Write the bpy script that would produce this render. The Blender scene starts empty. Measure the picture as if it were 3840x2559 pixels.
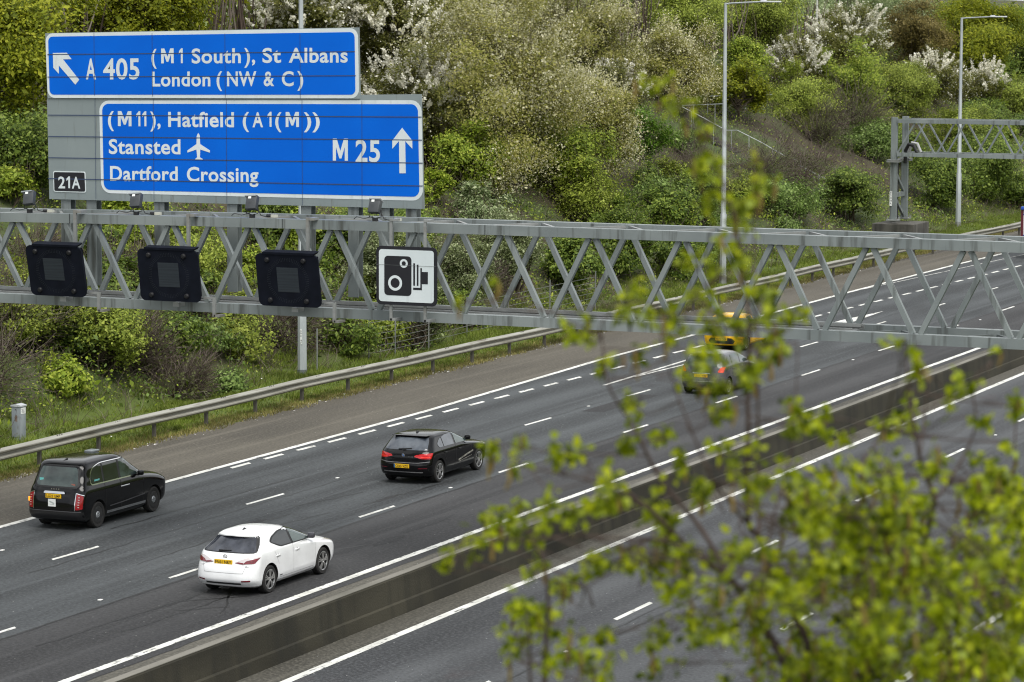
import bpy, bmesh, math, random
import numpy as np
from mathutils import Matrix, Vector
R = math.radians
rng = np.random.default_rng(7)
random.seed(7)
SC = bpy.context.scene
COL = SC.collection
# ---------------------------------------------------------------- camera
cam_d = bpy.data.cameras.new('camera'); cam = bpy.data.objects.new('camera', cam_d); COL.objects.link(cam)
cr_ = Vector((0.91764351, 0.3973908, 0.00330752)); cu_ = Vector((-0.04419903, 0.0937849, 0.9946109)); cf_ = Vector((-0.39493902, 0.91284443, -0.10362539))
M = Matrix(((cr_.x, cu_.x, -cf_.x, 0), (cr_.y, cu_.y, -cf_.y, 0), (cr_.z, cu_.z, -cf_.z, 12.572), (0, 0, 0, 1)))
cam.matrix_world = M
cam_d.lens = 111.245; cam_d.sensor_width = 36; cam_d.clip_start = .1; cam_d.clip_end = 3000
cam_d.dof.use_dof = True; cam_d.dof.focus_distance = 82; cam_d.dof.aperture_fstop = 5.6
SC.camera = cam
# ---------------------------------------------------------------- sky, sun, exposure
SUN_EL, SUN_AZ = 56, 132          # azimuth clockwise from +Y
W = bpy.data.worlds.new('World'); SC.world = W; W.use_nodes = True
nt = W.node_tree; nt.nodes.clear()
def nd(t, typ, **kw):
    n = t.nodes.new(typ)
    for k, v in kw.items(): setattr(n, k, v)
    return n
sky = nd(nt, 'ShaderNodeTexSky', sky_type='NISHITA', sun_disc=False, sun_elevation=R(SUN_EL), sun_rotation=R(SUN_AZ))
hsv = nd(nt, 'ShaderNodeHueSaturation'); hsv.inputs['Saturation'].default_value = .35
tc = nd(nt, 'ShaderNodeTexCoord'); noi = nd(nt, 'ShaderNodeTexNoise'); noi.inputs['Scale'].default_value = 3.2; noi.inputs['Detail'].default_value = 6
rmp = nd(nt, 'ShaderNodeValToRGB'); rmp.color_ramp.elements[0].position = .38; rmp.color_ramp.elements[1].position = .62
rmp.color_ramp.elements[0].color = (5.2, 5.5, 5.9, 1); rmp.color_ramp.elements[1].color = (11.5, 11.6, 11.6, 1)
mix = nd(nt, 'ShaderNodeMixRGB'); mix.inputs[0].default_value = .72
bg = nd(nt, 'ShaderNodeBackground'); bg.inputs['Strength'].default_value = .088
wo = nd(nt, 'ShaderNodeOutputWorld')
L = nt.links.new
L(sky.outputs[0], hsv.inputs['Color']); L(tc.outputs['Generated'], noi.inputs['Vector']); L(noi.outputs['Fac'], rmp.inputs[0])
L(hsv.outputs[0], mix.inputs[1]); L(rmp.outputs[0], mix.inputs[2]); L(mix.outputs[0], bg.inputs['Color']); L(bg.outputs[0], wo.inputs['Surface'])
sun_d = bpy.data.lights.new('sun', 'SUN'); sun_d.energy = 2.3; sun_d.angle = R(38); sun_d.color = (1, .97, .92)
sun = bpy.data.objects.new('sun', sun_d); COL.objects.link(sun)
sd = Vector((math.sin(R(SUN_AZ)) * math.cos(R(SUN_EL)), math.cos(R(SUN_AZ)) * math.cos(R(SUN_EL)), math.sin(R(SUN_EL))))
sun.rotation_euler = sd.to_track_quat('Z', 'Y').to_euler(); sun.location = (0, 0, 60)
SC.view_settings.view_transform = 'Standard'; SC.view_settings.look = 'None'; SC.view_settings.exposure = 0.65; SC.view_settings.gamma = 1
SC.cycles.max_bounces = 6; SC.cycles.transparent_max_bounces = 8; SC.cycles.use_denoising = True; SC.cycles.filter_width = 1.15

# ---------------------------------------------------------------- helpers
def tag(o, label=None, cat=None, group=None, kind=None):
    if label: o['label'] = label
    if cat: o['category'] = cat
    if group: o['group'] = group
    if kind: o['kind'] = kind
    return o
def empty(name, loc=(0, 0, 0), rz=0, label=None, cat=None, group=None):
    o = bpy.data.objects.new(name, None); COL.objects.link(o); o.location = loc; o.rotation_euler = (0, 0, rz); o.empty_display_size = .3
    return tag(o, label, cat, group)
class MB:
    def __init__(s): s.v = []; s.f = []; s.m = []
    def add(s, vs, fs, mi=0):
        b = len(s.v); s.v += [tuple(map(float, q)) for q in vs]; s.f += [tuple(b + i for i in q) for q in fs]; s.m += [mi] * len(fs); return s
    def box(s, c, d, rot=None, mi=0, bev=0):
        x, y, z = d[0] / 2, d[1] / 2, d[2] / 2
        if bev:
            e = min(bev, x * .9, y * .9, z * .9); bm = bmesh.new(); bmesh.ops.create_cube(bm, size=1)
            for q in bm.verts: q.co = Vector((q.co.x * 2 * x, q.co.y * 2 * y, q.co.z * 2 * z))
            bmesh.ops.bevel(bm, geom=bm.edges[:], offset=e, segments=2, affect='EDGES', profile=.5)
            bm.verts.index_update(); vs = [q.co.copy() for q in bm.verts]; fs = [[q.index for q in f.verts] for f in bm.faces]; bm.free()
        else:
            vs = [Vector(q) for q in ((-x, -y, -z), (x, -y, -z), (x, y, -z), (-x, y, -z), (-x, -y, z), (x, -y, z), (x, y, z), (-x, y, z))]
            fs = [(3, 2, 1, 0), (4, 5, 6, 7), (0, 1, 5, 4), (1, 2, 6, 5), (2, 3, 7, 6), (3, 0, 4, 7)]
        if rot is not None: vs = [rot @ q for q in vs]
        return s.add([q + Vector(c) for q in vs], fs, mi)
    def bar(s, a, b, w, h, mi=0, up=(0, 0, 1)):
        a, b = Vector(a), Vector(b); d = (b - a); l = d.length; d.normalize(); up = Vector(up)
        if abs(d.dot(up)) > .99: up = Vector((0, 1, 0))
        x = d.cross(up).normalized(); z = x.cross(d)
        rot = Matrix((x, d, z)).transposed()
        return s.box((a + b) / 2, (w, l, h), rot, mi)
    def tube(s, pts, rad, n=8, mi=0, cap=True):
        pts = [Vector(q) for q in pts]; rad = rad if hasattr(rad, '__len__') else [rad] * len(pts); vs = []; fs = []
        for i, q in enumerate(pts):
            d = (pts[min(i + 1, len(pts) - 1)] - pts[max(i - 1, 0)]).normalized(); up = Vector((0, 0, 1)) if abs(d.z) < .95 else Vector((0, 1, 0))
            x = d.cross(up).normalized(); z = x.cross(d)
            for k in range(n):
                t = 2 * math.pi * k / n; vs.append(q + (x * math.cos(t) + z * math.sin(t)) * rad[i])
        for i in range(len(pts) - 1):
            for k in range(n): fs.append((i * n + k, i * n + (k + 1) % n, (i + 1) * n + (k + 1) % n, (i + 1) * n + k))
        if cap: fs.append(tuple(range(n))); fs.append(tuple((len(pts) - 1) * n + k for k in range(n - 1, -1, -1)))
        return s.add(vs, fs, mi)
    def lathe(s, prof, n=24, axis='y', c=(0, 0, 0), mi=0):       # prof: (radius, along)
        vs = []; fs = []
        for r_, a in prof:
            for k in range(n):
                t = 2 * math.pi * k / n; p = (r_ * math.cos(t), a, r_ * math.sin(t)) if axis == 'y' else (r_ * math.cos(t), r_ * math.sin(t), a)
                vs.append(Vector(p) + Vector(c))
        for i in range(len(prof) - 1):
            for k in range(n): fs.append((i * n + k, i * n + (k + 1) % n, (i + 1) * n + (k + 1) % n, (i + 1) * n + k))
        return s.add(vs, fs, mi)
    def plate(s, poly, y0, y1, mi=0):                            # poly in x,z ; extruded along y
        n = len(poly); vs = [(x, y0, z) for x, z in poly] + [(x, y1, z) for x, z in poly]
        fs = [tuple(range(n)), tuple(range(2 * n - 1, n - 1, -1))] + [(i, (i + 1) % n, n + (i + 1) % n, n + i) for i in range(n)]
        return s.add(vs, fs, mi)
    def build(s, name, mats, parent=None, smooth=None, loc=None):
        me = bpy.data.meshes.new(name); me.from_pydata(s.v, [], s.f); mats = mats if isinstance(mats, (list, tuple)) else [mats]
        for q in mats: me.materials.append(q)
        if len(mats) > 1: me.polygons.foreach_set('material_index', s.m)
        bm = bmesh.new(); bm.from_mesh(me); bmesh.ops.recalc_face_normals(bm, faces=bm.faces[:]); bm.to_mesh(me); bm.free()
        if smooth is not None:
            me.shade_smooth(); me.set_sharp_from_angle(angle=R(smooth))
        me.update()
        o = bpy.data.objects.new(name, me); COL.objects.link(o); o.parent = parent
        if loc: o.location = loc
        return o
def np_mesh(name, V, F, mats, parent=None, midx=None, smooth=False):
    """V n x 3, F m x k (all faces the same size)"""
    me = bpy.data.meshes.new(name); V = np.asarray(V, np.float32); F = np.asarray(F, np.int32); k = F.shape[1]
    me.vertices.add(len(V)); me.vertices.foreach_set('co', V.ravel()); me.loops.add(F.size); me.loops.foreach_set('vertex_index', F.ravel())
    me.polygons.add(len(F)); me.polygons.foreach_set('loop_start', np.arange(0, F.size, k, dtype=np.int32))
    me.update(calc_edges=True)
    for q in (mats if isinstance(mats, (list, tuple)) else [mats]): me.materials.append(q)
    if midx is not None: me.polygons.foreach_set('material_index', np.asarray(midx, np.int32))
    if smooth: me.shade_smooth()
    o = bpy.data.objects.new(name, me); COL.objects.link(o); o.parent = parent
    return o
def rrect(x0, x1, z0, z1, r, n=6):
    P = []
    for cx, cz, a in ((x1 - r, z1 - r, 0), (x0 + r, z1 - r, 90), (x0 + r, z0 + r, 180), (x1 - r, z0 + r, 270)):
        for k in range(n + 1): t = R(a + 90 * k / n); P.append((cx + r * math.cos(t), cz + r * math.sin(t)))
    return P
def circ(cx, cz, rx, rz=None, n=28): return [(cx + rx * math.cos(2 * math.pi * k / n), cz + (rz or rx) * math.sin(2 * math.pi * k / n)) for k in range(n)]

# ---------------------------------------------------------------- materials
MATS = {}
def pmat(name, col, rough=.6, metal=0, spec=.5, coat=0, emit=None, estr=0):
    m = bpy.data.materials.new(name); m.use_nodes = True; b = m.node_tree.nodes['Principled BSDF']
    b.inputs['Base Color'].default_value = (*col, 1); b.inputs['Roughness'].default_value = rough; b.inputs['Metallic'].default_value = metal
    b.inputs['Specular IOR Level'].default_value = spec; b.inputs['Coat Weight'].default_value = coat
    if emit: b.inputs['Emission Color'].default_value = (*emit, 1); b.inputs['Emission Strength'].default_value = estr
    MATS[name] = m; return m
def noisemat(name, c1, c2, scale=(3, 3, 3), rough=.7, metal=0, lo=.35, hi=.65, bump=0, bscale=40, detail=5, spec=.4, c3=None, scale3=(1, 1, 1), lo3=.55, hi3=.7, coat=0, rvar=0):
    """base colour mixed between c1 and c2 by stretched noise; c3 = a second, sharper noise (stains, specks)"""
    m = pmat(name, c1, rough, metal, spec, coat); t = m.node_tree; b = t.nodes['Principled BSDF']; Lk = t.links.new
    tc = nd(t, 'ShaderNodeTexCoord'); mp = nd(t, 'ShaderNodeMapping'); mp.inputs['Scale'].default_value = scale; Lk(tc.outputs['Object'], mp.inputs[0])
    n = nd(t, 'ShaderNodeTexNoise'); n.inputs['Scale'].default_value = 1; n.inputs['Detail'].default_value = detail; Lk(mp.outputs[0], n.inputs['Vector'])
    r = nd(t, 'ShaderNodeValToRGB'); r.color_ramp.elements[0].position = lo; r.color_ramp.elements[1].position = hi
    r.color_ramp.elements[0].color = (*c1, 1); r.color_ramp.elements[1].color = (*c2, 1); Lk(n.outputs['Fac'], r.inputs[0]); out = r.outputs[0]
    if c3 is not None:
        mp3 = nd(t, 'ShaderNodeMapping'); mp3.inputs['Scale'].default_value = scale3; mp3.inputs['Location'].default_value = (3.1, 7.7, 1.3); Lk(tc.outputs['Object'], mp3.inputs[0])
        n3 = nd(t, 'ShaderNodeTexNoise'); n3.inputs['Scale'].default_value = 1; n3.inputs['Detail'].default_value = 4; Lk(mp3.outputs[0], n3.inputs['Vector'])
        r3 = nd(t, 'ShaderNodeMapRange'); r3.inputs['From Min'].default_value = lo3; r3.inputs['From Max'].default_value = hi3; Lk(n3.outputs['Fac'], r3.inputs[0])
        mx = nd(t, 'ShaderNodeMixRGB'); Lk(r3.outputs[0], mx.inputs[0]); Lk(out, mx.inputs[1]); mx.inputs[2].default_value = (*c3, 1); out = mx.outputs[0]
    Lk(out, b.inputs['Base Color'])
    if bump:
        bn = nd(t, 'ShaderNodeTexNoise'); bn.inputs['Scale'].default_value = bscale; bn.inputs['Detail'].default_value = 3; Lk(tc.outputs['Object'], bn.inputs['Vector'])
        bp = nd(t, 'ShaderNodeBump'); bp.inputs['Strength'].default_value = bump; bp.inputs['Distance'].default_value = .02; Lk(bn.outputs['Fac'], bp.inputs['Height']); Lk(bp.outputs[0], b.inputs['Normal'])
    return m
def leafmat(name, cols, rough=.55, trans=.42, spec=.25, ovar=.12):
    """each leaf (mesh island) takes a random tone between the listed colours; each plant shifts a little in value"""
    m = bpy.data.materials.new(name); m.use_nodes = True; t = m.node_tree; b = t.nodes['Principled BSDF']; Lk = t.links.new; o = t.nodes['Material Output']
    g = nd(t, 'ShaderNodeNewGeometry'); r = nd(t, 'ShaderNodeValToRGB')
    while len(r.color_ramp.elements) < len(cols): r.color_ramp.elements.new(.5)
    for i, c in enumerate(cols): r.color_ramp.elements[i].position = i / max(1, len(cols) - 1); r.color_ramp.elements[i].color = (*c, 1)
    Lk(g.outputs['Random Per Island'], r.inputs[0])
    oi = nd(t, 'ShaderNodeObjectInfo'); mr = nd(t, 'ShaderNodeMapRange'); mr.inputs['To Min'].default_value = 1 - ovar; mr.inputs['To Max'].default_value = 1 + ovar; Lk(oi.outputs['Random'], mr.inputs[0])
    h = nd(t, 'ShaderNodeHueSaturation'); Lk(mr.outputs[0], h.inputs['Value']); Lk(r.outputs[0], h.inputs['Color'])
    b.inputs['Roughness'].default_value = rough; b.inputs['Specular IOR Level'].default_value = spec; Lk(h.outputs[0], b.inputs['Base Color'])
    if trans:
        tr = nd(t, 'ShaderNodeBsdfTranslucent'); Lk(h.outputs[0], tr.inputs['Color']); ms = nd(t, 'ShaderNodeMixShader'); ms.inputs[0].default_value = trans
        Lk(b.outputs[0], ms.inputs[1]); Lk(tr.outputs[0], ms.inputs[2]); Lk(ms.outputs[0], o.inputs['Surface'])
    MATS[name] = m; return m
steel = noisemat('painted_steel', (.18, .205, .205), (.25, .278, .273), (.8, .8, .8), .5, .25, c3=(.085, .092, .085), scale3=(6, 6, .5), lo3=.54, hi3=.72)
steel_dark = noisemat('weathered_steel', (.11, .125, .125), (.18, .20, .20), (1, 1, 1), .55, .3)
galv = noisemat('galvanised_steel', (.24, .25, .245), (.34, .35, .34), (2, 2, 2), .45, .45, c3=(.20, .17, .13), scale3=(.6, .6, 2), lo3=.6, hi3=.8)
rail_m = noisemat('guard_rail_steel', (.25, .245, .205), (.36, .355, .31), (.5, .5, 9), .5, .15, c3=(.12, .10, .07), scale3=(.5, .5, 12), lo3=.55, hi3=.75)
post_dark = noisemat('rail_post_steel', (.07, .065, .055), (.13, .12, .10), (5, 5, 2), .7, .2)
sign_blue = noisemat('sign_blue', (.0, .105, .56), (.0, .122, .62), (.6, .6, .6), .6, 0, spec=.12)
sign_white = noisemat('sign_white', (.55, .61, .62), (.63, .68, .69), (1, 1, .4), .5, 0, c3=(.42, .46, .46), scale3=(5, 5, .6), lo3=.6, hi3=.85)
sign_grey = noisemat('sign_grey_back', (.19, .225, .23), (.245, .285, .285), (.5, .5, .3), .5, .1, c3=(.14, .15, .14), scale3=(9, 9, .8), lo3=.6, hi3=.78)
sign_black = pmat('sign_black', (.006, .006, .010), .55)
seam_m = pmat('panel_seam', (.03, .05, .11), .8)
seam_g = pmat('panel_seam_grey', (.10, .11, .11), .8)
sig_black = noisemat('signal_housing', (.003, .0045, .009), (.006, .008, .015), (3, 3, 3), .8, spec=.15)
sig_panel = noisemat('signal_display', (.014, .019, .025), (.026, .034, .042), (.5, .5, 60), .6, lo=.45, hi=.55)
rubber = noisemat('tyre_rubber', (.012, .012, .012), (.022, .021, .02), (6, 6, 6), .85)
alloy = noisemat('alloy_metal', (.45, .45, .45), (.55, .55, .55), (4, 4, 4), .32, .85)
dark_plastic = pmat('dark_plastic', (.012, .012, .013), .5)
arch_black = pmat('wheel_arch_black', (.004, .004, .004), .95)
chrome = pmat('chrome', (.8, .8, .8), .15, 1)
plate_y = noisemat('plate_yellow', (.70, .42, .008), (.78, .47, .010), (9, 9, 9), .45)
lamp_red = noisemat('lamp_red', (.40, .004, .006), (.55, .01, .012), (20, 20, 20), .18, coat=1)
lamp_dim = noisemat('lamp_red_dim', (.20, .003, .005), (.30, .006, .008), (20, 20, 20), .2, coat=.5)
lamp_deep = noisemat('lamp_deep_red', (.10, .004, .01), (.2, .008, .016), (20, 20, 20), .15, coat=1)
lamp_clear = pmat('lamp_clear', (.55, .5, .5), .15, coat=1)
lamp_orange = pmat('lamp_orange', (.9, .3, .02), .3, emit=(1, .35, .03), estr=.7)
paper = pmat('paper_white', (.72, .74, .72), .6)
conc = noisemat('barrier_concrete', (.021, .019, .012), (.044, .040, .027), (.25, .25, .9), .9, bump=.4, bscale=25, c3=(.018, .017, .012), scale3=(1.6, 1.6, .25), lo3=.45, hi3=.68)
conc_pale = noisemat('plinth_concrete', (.055, .052, .045), (.12, .115, .10), (1, 1, .8), .9, bump=.4, bscale=20, c3=(.03, .029, .025), scale3=(2.5, 2.5, .3), lo3=.5, hi3=.7)
bark = noisemat('bark_brown', (.045, .034, .022), (.10, .08, .055), (6, 6, 2), .9)
bark_dark = noisemat('birch_twig_bark', (.03, .018, .013), (.07, .045, .034), (30, 30, 8), .75)
twig_m = leafmat('twig_stems', [(.045, .032, .024), (.085, .062, .05), (.13, .105, .085), (.20, .17, .14)], .9, 0)

# ---------------------------------------------------------------- ground, road
def slope_z(X):
    X = np.asarray(X, float)
    z = np.where(X > -50.5, 0, np.where(X > -70, .5 * (-50.5 - X), 9.75 + .04 * (-70 - X)))
    z = np.where(X > -11.5, .5 * (X + 11.5), z); return np.minimum(z, np.where(X > -11.5, 11, 40))
def ground_z(X, Y):
    X = np.asarray(X, float); Y = np.asarray(Y, float); z = slope_z(X)
    k = np.clip((-X - 47) / 6, 0, 1)
    z = z + k * (.22 * np.sin(X * .9 + Y * .35) + .18 * np.sin(Y * .8 - X * .4) + .12 * np.sin(Y * 1.9 + X * 1.3))
    flat = (X > -46.6) & (X < -11.5)
    return np.where(flat, -.06, z + .02)
def soilmat():
    m = noisemat('hillside_soil', (.035, .028, .016), (.065, .055, .032), (.35, .35, .35), .95, c3=(.055, .075, .022), scale3=(.16, .16, .16), lo3=.45, hi3=.6, bump=.6, bscale=6); t = m.node_tree; b = t.nodes['Principled BSDF']; src = b.inputs['Base Color'].links[0].from_socket
    g = nd(t, 'ShaderNodeNewGeometry'); sx = nd(t, 'ShaderNodeSeparateXYZ'); t.links.new(g.outputs['Position'], sx.inputs[0]); n = nd(t, 'ShaderNodeTexNoise'); n.inputs['Scale'].default_value = .8
    ad = nd(t, 'ShaderNodeMath', operation='ADD'); t.links.new(sx.outputs[0], ad.inputs[0]); mu = nd(t, 'ShaderNodeMath', operation='MULTIPLY'); mu.inputs[1].default_value = 3; t.links.new(g.outputs['Position'], n.inputs['Vector']); t.links.new(n.outputs['Fac'], mu.inputs[0]); t.links.new(mu.outputs[0], ad.inputs[1])
    r = nd(t, 'ShaderNodeMapRange'); r.inputs['From Min'].default_value = -50.6; r.inputs['From Max'].default_value = -48.6; t.links.new(ad.outputs[0], r.inputs[0])
    mx = nd(t, 'ShaderNodeMixRGB'); t.links.new(r.outputs[0], mx.inputs[0]); t.links.new(src, mx.inputs[1]); mx.inputs[2].default_value = (.075, .105, .016, 1); t.links.new(mx.outputs[0], b.inputs['Base Color']); return m
xs = np.concatenate([np.arange(-420, -120, 12.), np.arange(-120, -46.6, 1.), [-46.6, -46.55], np.arange(-44, -11.5, 8.), [-11.55, -11.5], np.arange(-10, 60, 4.), np.arange(64, 400, 24.)])
ys = np.concatenate([np.arange(-200, 60, 10.), np.arange(60, 270, 1.2), np.arange(270, 900, 20.)])
gx, gy = np.meshgrid(xs, ys); gz = ground_z(gx, gy); nx, ny = len(xs), len(ys)
I = np.arange(nx * ny).reshape(ny, nx)
o = np_mesh('ground', np.stack([gx, gy, gz], -1).reshape(-1, 3), np.stack([I[:-1, :-1], I[:-1, 1:], I[1:, 1:], I[1:, :-1]], -1).reshape(-1, 4), soilmat(), smooth=True)
tag(o, 'cutting hillside and verge beside the motorway', 'ground', kind='structure')

def asphalt(name, c1, c2, speck, track=0, stain=(.02, .02, .021)):
    """fine aggregate, long tyre-worn streaks along the lane, oil stains and pale grit"""
    m = pmat(name, c1, .78, 0, .35); t = m.node_tree; b = t.nodes['Principled BSDF']; Lk = t.links.new
    tc = nd(t, 'ShaderNodeTexCoord')
    def noise(sc, det=4, loc=(0, 0, 0)):
        mp = nd(t, 'ShaderNodeMapping'); mp.inputs['Scale'].default_value = sc; mp.inputs['Location'].default_value = loc; Lk(tc.outputs['Object'], mp.inputs[0])
        n = nd(t, 'ShaderNodeTexNoise'); n.inputs['Scale'].default_value = 1; n.inputs['Detail'].default_value = det; Lk(mp.outputs[0], n.inputs['Vector']); return n.outputs['Fac']
    def rng_(s, a, b_, c, d):
        r = nd(t, 'ShaderNodeMapRange'); r.inputs['From Min'].default_value = a; r.inputs['From Max'].default_value = b_; r.inputs['To Min'].default_value = c; r.inputs['To Max'].default_value = d; Lk(s, r.inputs[0]); return r.outputs[0]
    def mixc(f, a, b_):
        x = nd(t, 'ShaderNodeMixRGB')
        if isinstance(f, float): x.inputs[0].default_value = f
        else: Lk(f, x.inputs[0])
        for k, q in ((1, a), (2, b_)):
            if isinstance(q, tuple): x.inputs[k].default_value = (*q, 1)
            else: Lk(q, x.inputs[k])
        return x.outputs[0]
    c = mixc(rng_(noise((1.1, .05, 1), 5), .36, .64, 0, 1), c1, c2)
    if track:
        sp_ = nd(t, 'ShaderNodeSeparateXYZ'); Lk(tc.outputs['Object'], sp_.inputs[0]); m1 = nd(t, 'ShaderNodeMath', operation='MULTIPLY_ADD'); m1.inputs[1].default_value = 2 * math.pi / 1.8; m1.inputs[2].default_value = track; Lk(sp_.outputs[0], m1.inputs[0])
        m2 = nd(t, 'ShaderNodeMath', operation='SINE'); Lk(m1.outputs[0], m2.inputs[0]); nz = noise((.25, .06, 1), 3, (1, 6, 0)); m3 = nd(t, 'ShaderNodeMath', operation='MULTIPLY'); Lk(m2.outputs[0], m3.inputs[0]); Lk(rng_(nz, .3, .7, .15, 1), m3.inputs[1])
        c = mixc(rng_(m3.outputs[0], 0, .8, 0, .8), c, tuple(q * 1.35 for q in c2)); c = mixc(rng_(m3.outputs[0], 0, -.8, 0, .75), c, tuple(q * .6 for q in c1))
    c = mixc(rng_(noise((.35, .11, 1), 6, (5, 2, 0)), .48, .66, 0, .75), c, tuple(q * .55 for q in c1))
    c = mixc(rng_(noise((2.6, .035, 1), 4, (9, 1, 0)), .53, .70, 0, .6), c, tuple(q * 1.45 for q in c2))
    c = mixc(rng_(noise((.8, .45, 1), 5, (2, 8, 0)), .62, .76, 0, .7), c, stain)
    c = mixc(rng_(noise((14, 14, 14), 3), .45, .75, 0, .75), c, tuple(q * 1.7 for q in c2)); c = mixc(rng_(noise((11, 11, 11), 3, (4, 4, 4)), .52, .8, 0, .8), c, tuple(q * .45 for q in c1))
    v = nd(t, 'ShaderNodeTexVoronoi'); v.inputs['Scale'].default_value = 3.0; Lk(tc.outputs['Object'], v.inputs['Vector'])
    s = nd(t, 'ShaderNodeMath', operation='LESS_THAN'); s.inputs[1].default_value = .05; Lk(v.outputs['Distance'], s.inputs[0])
    c = mixc(s.outputs[0], c, speck)
    Lk(c, b.inputs['Base Color'])
    bn = nd(t, 'ShaderNodeTexNoise'); bn.inputs['Scale'].default_value = 55; Lk(tc.outputs['Object'], bn.inputs['Vector'])
    bp = nd(t, 'ShaderNodeBump'); bp.inputs['Strength'].default_value = .5; bp.inputs['Distance'].default_value = .008; Lk(bn.outputs['Fac'], bp.inputs['Height']); Lk(bp.outputs[0], b.inputs['Normal'])
    Lk(rng_(noise((1.1, .05, 1), 5), .36, .64, .72, .84), b.inputs['Roughness'])
    return m
hsY = [40, 65, 90, 100, 106, 115, 126, 136, 154, 162, 190, 400]; hsX = [-41.8, -41.8, -41.87, -42.2, -42.4, -42.4, -42.54, -42.6, -42.45, -42.2, -41.6, -39]
def HS(y): return float(np.interp(y, hsY, hsX))
def edgeX(y): return -46.15 + .10 * math.sin(y * .9) + .07 * math.sin(y * 2.3 + 1)
YS = list(np.arange(-60, 60, 10.)) + list(np.arange(60, 200, .6)) + list(np.arange(200, 620, 20.))
def ribbon(fa, fb, z, ys=YS):
    mb = MB()
    for i, y in enumerate(ys): mb.v += [(fa(y), y, z), (fb(y), y, z)]
    mb.f = [(2 * i, 2 * i + 1, 2 * i + 3, 2 * i + 2) for i in range(len(ys) - 1)]; mb.m = [0] * len(mb.f); return mb
a_lane = asphalt('asphalt_lanes', (.030, .033, .035), (.055, .060, .063), (.30, .30, .29), 1.2)
a_fast = asphalt('asphalt_outer_lane', (.020, .020, .021), (.040, .040, .041), (.22, .22, .21), .4)
a_hs = asphalt('asphalt_hard_shoulder', (.064, .056, .042), (.092, .083, .066), (.36, .34, .30), stain=(.07, .063, .05))
a_res = asphalt('asphalt_reserve', (.055, .052, .042), (.095, .089, .073), (.3, .3, .28), stain=(.035, .033, .028))
a_opp = asphalt('asphalt_opposite', (.036, .038, .041), (.058, .061, .064), (.3, .3, .29), 2.0, stain=(.045, .035, .036))
def st(name, mb, m): return tag(mb.build(name, m), kind='structure')
fslow = lambda y: -34.25 + .03 * math.sin(y * .7)
st('hard_shoulder', ribbon(edgeX, lambda y: HS(y) - .02, 0), a_hs)
st('road', ribbon(lambda y: HS(y) - .02, fslow, 0), a_lane)
st('road_outer_lane', ribbon(fslow, lambda y: -30.6, 0), a_fast)
st('central_reserve_paving', ribbon(lambda y: -30.6, lambda y: -27.25, -.002), a_res)
st('road_opposite', ribbon(lambda y: -27.25, lambda y: -11.6, 0), a_opp)
# thin dark joints and cracks sealed along the lanes
jb = MB()
def crack(P, w, z=.003):
    vs = []
    for i, (x, y) in enumerate(P):
        a = P[max(0, i - 1)]; b = P[min(len(P) - 1, i + 1)]; dx, dy = b[0] - a[0], b[1] - a[1]; l = math.hypot(dx, dy) or 1; ww = w * random.uniform(.5, 1.3)
        vs += [(x - dy / l * ww, y + dx / l * ww, z), (x + dy / l * ww, y - dx / l * ww, z)]
    jb.add(vs, [(2 * i, 2 * i + 1, 2 * i + 3, 2 * i + 2) for i in range(len(P) - 1)])
def wob(x0, y0, x1, y1, amp=.03, st_=.6):
    n = max(2, int(math.hypot(x1 - x0, y1 - y0) / st_)); return [(x0 + (x1 - x0) * i / n + random.uniform(-amp, amp), y0 + (y1 - y0) * i / n + random.uniform(-amp, amp)) for i in range(n + 1)]
crack(wob(-34.22, 48, -34.22, 190), .034); crack(wob(-37.75, 60, -37.75, 190, .04), .020); crack(wob(-23.4, 45, -23.4, 120, .04), .02); crack(wob(-30.6, 45, -30.6, 150, .03), .018)
for q in ((-33.2, 53, -32.9, 64), (-32.4, 55, -32.2, 62), (-36.1, 62, -36.3, 70), (-32.9, 58.5, -31.9, 59.6), (-32.6, 57.4, -31.7, 58.3), (-31.5, 57.5, -32.8, 60.5), (-36.8, 71, -36.2, 74), (-35.9, 66.5, -35.5, 70.5),
          (-34.2, 63.4, -32.5, 66.5), (-33.9, 112, -32.2, 114.5), (-35.3, 72, -34.9, 77), (-23.1, 58, -23.0, 90), (-39.2, 66, -39.0, 76), (-34.9, 62, -33.8, 66)): crack(wob(*q, .05, .4), .026)
st('road_joints', jb, pmat('bitumen_seal', (.006, .006, .006), .6))
# darker repairs and an oily patch on the outer lane
pb = MB()
def blob(cx, cy, rx, ry, n=26):
    P = [(cx + rx * math.cos(2 * math.pi * k / n) * random.uniform(.6, 1.15), cy + ry * math.sin(2 * math.pi * k / n) * random.uniform(.7, 1.1), .0025) for k in range(n)]; pb.add(P, [tuple(range(n))])
for q in ((-32.75, 65.9, .34, 1.5), (-32.3, 67.4, .22, .9), (-33.1, 64.6, .2, .8), (-32.5, 70.0, .2, 1.6), (-36.5, 68.0, .15, 1.1), (-35.2, 73.2, .12, .9), (-33.0, 58.4, .10, .8)): blob(*q)
for x0, y0, w_, l_ in ((-33.9, 83.5, 1.3, 7.5), (-37.4, 92, .7, 5)): pb.add([(x0, y0, .0025), (x0 + w_, y0 + .1, .0025), (x0 + w_ + .03, y0 + l_, .0025), (x0 + .02, y0 + l_ - .1, .0025)], [(0, 1, 2, 3)])
st('road_patches', pb, asphalt('asphalt_repair', (.014, .014, .015), (.030, .030, .031), (.12, .12, .12)))
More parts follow.
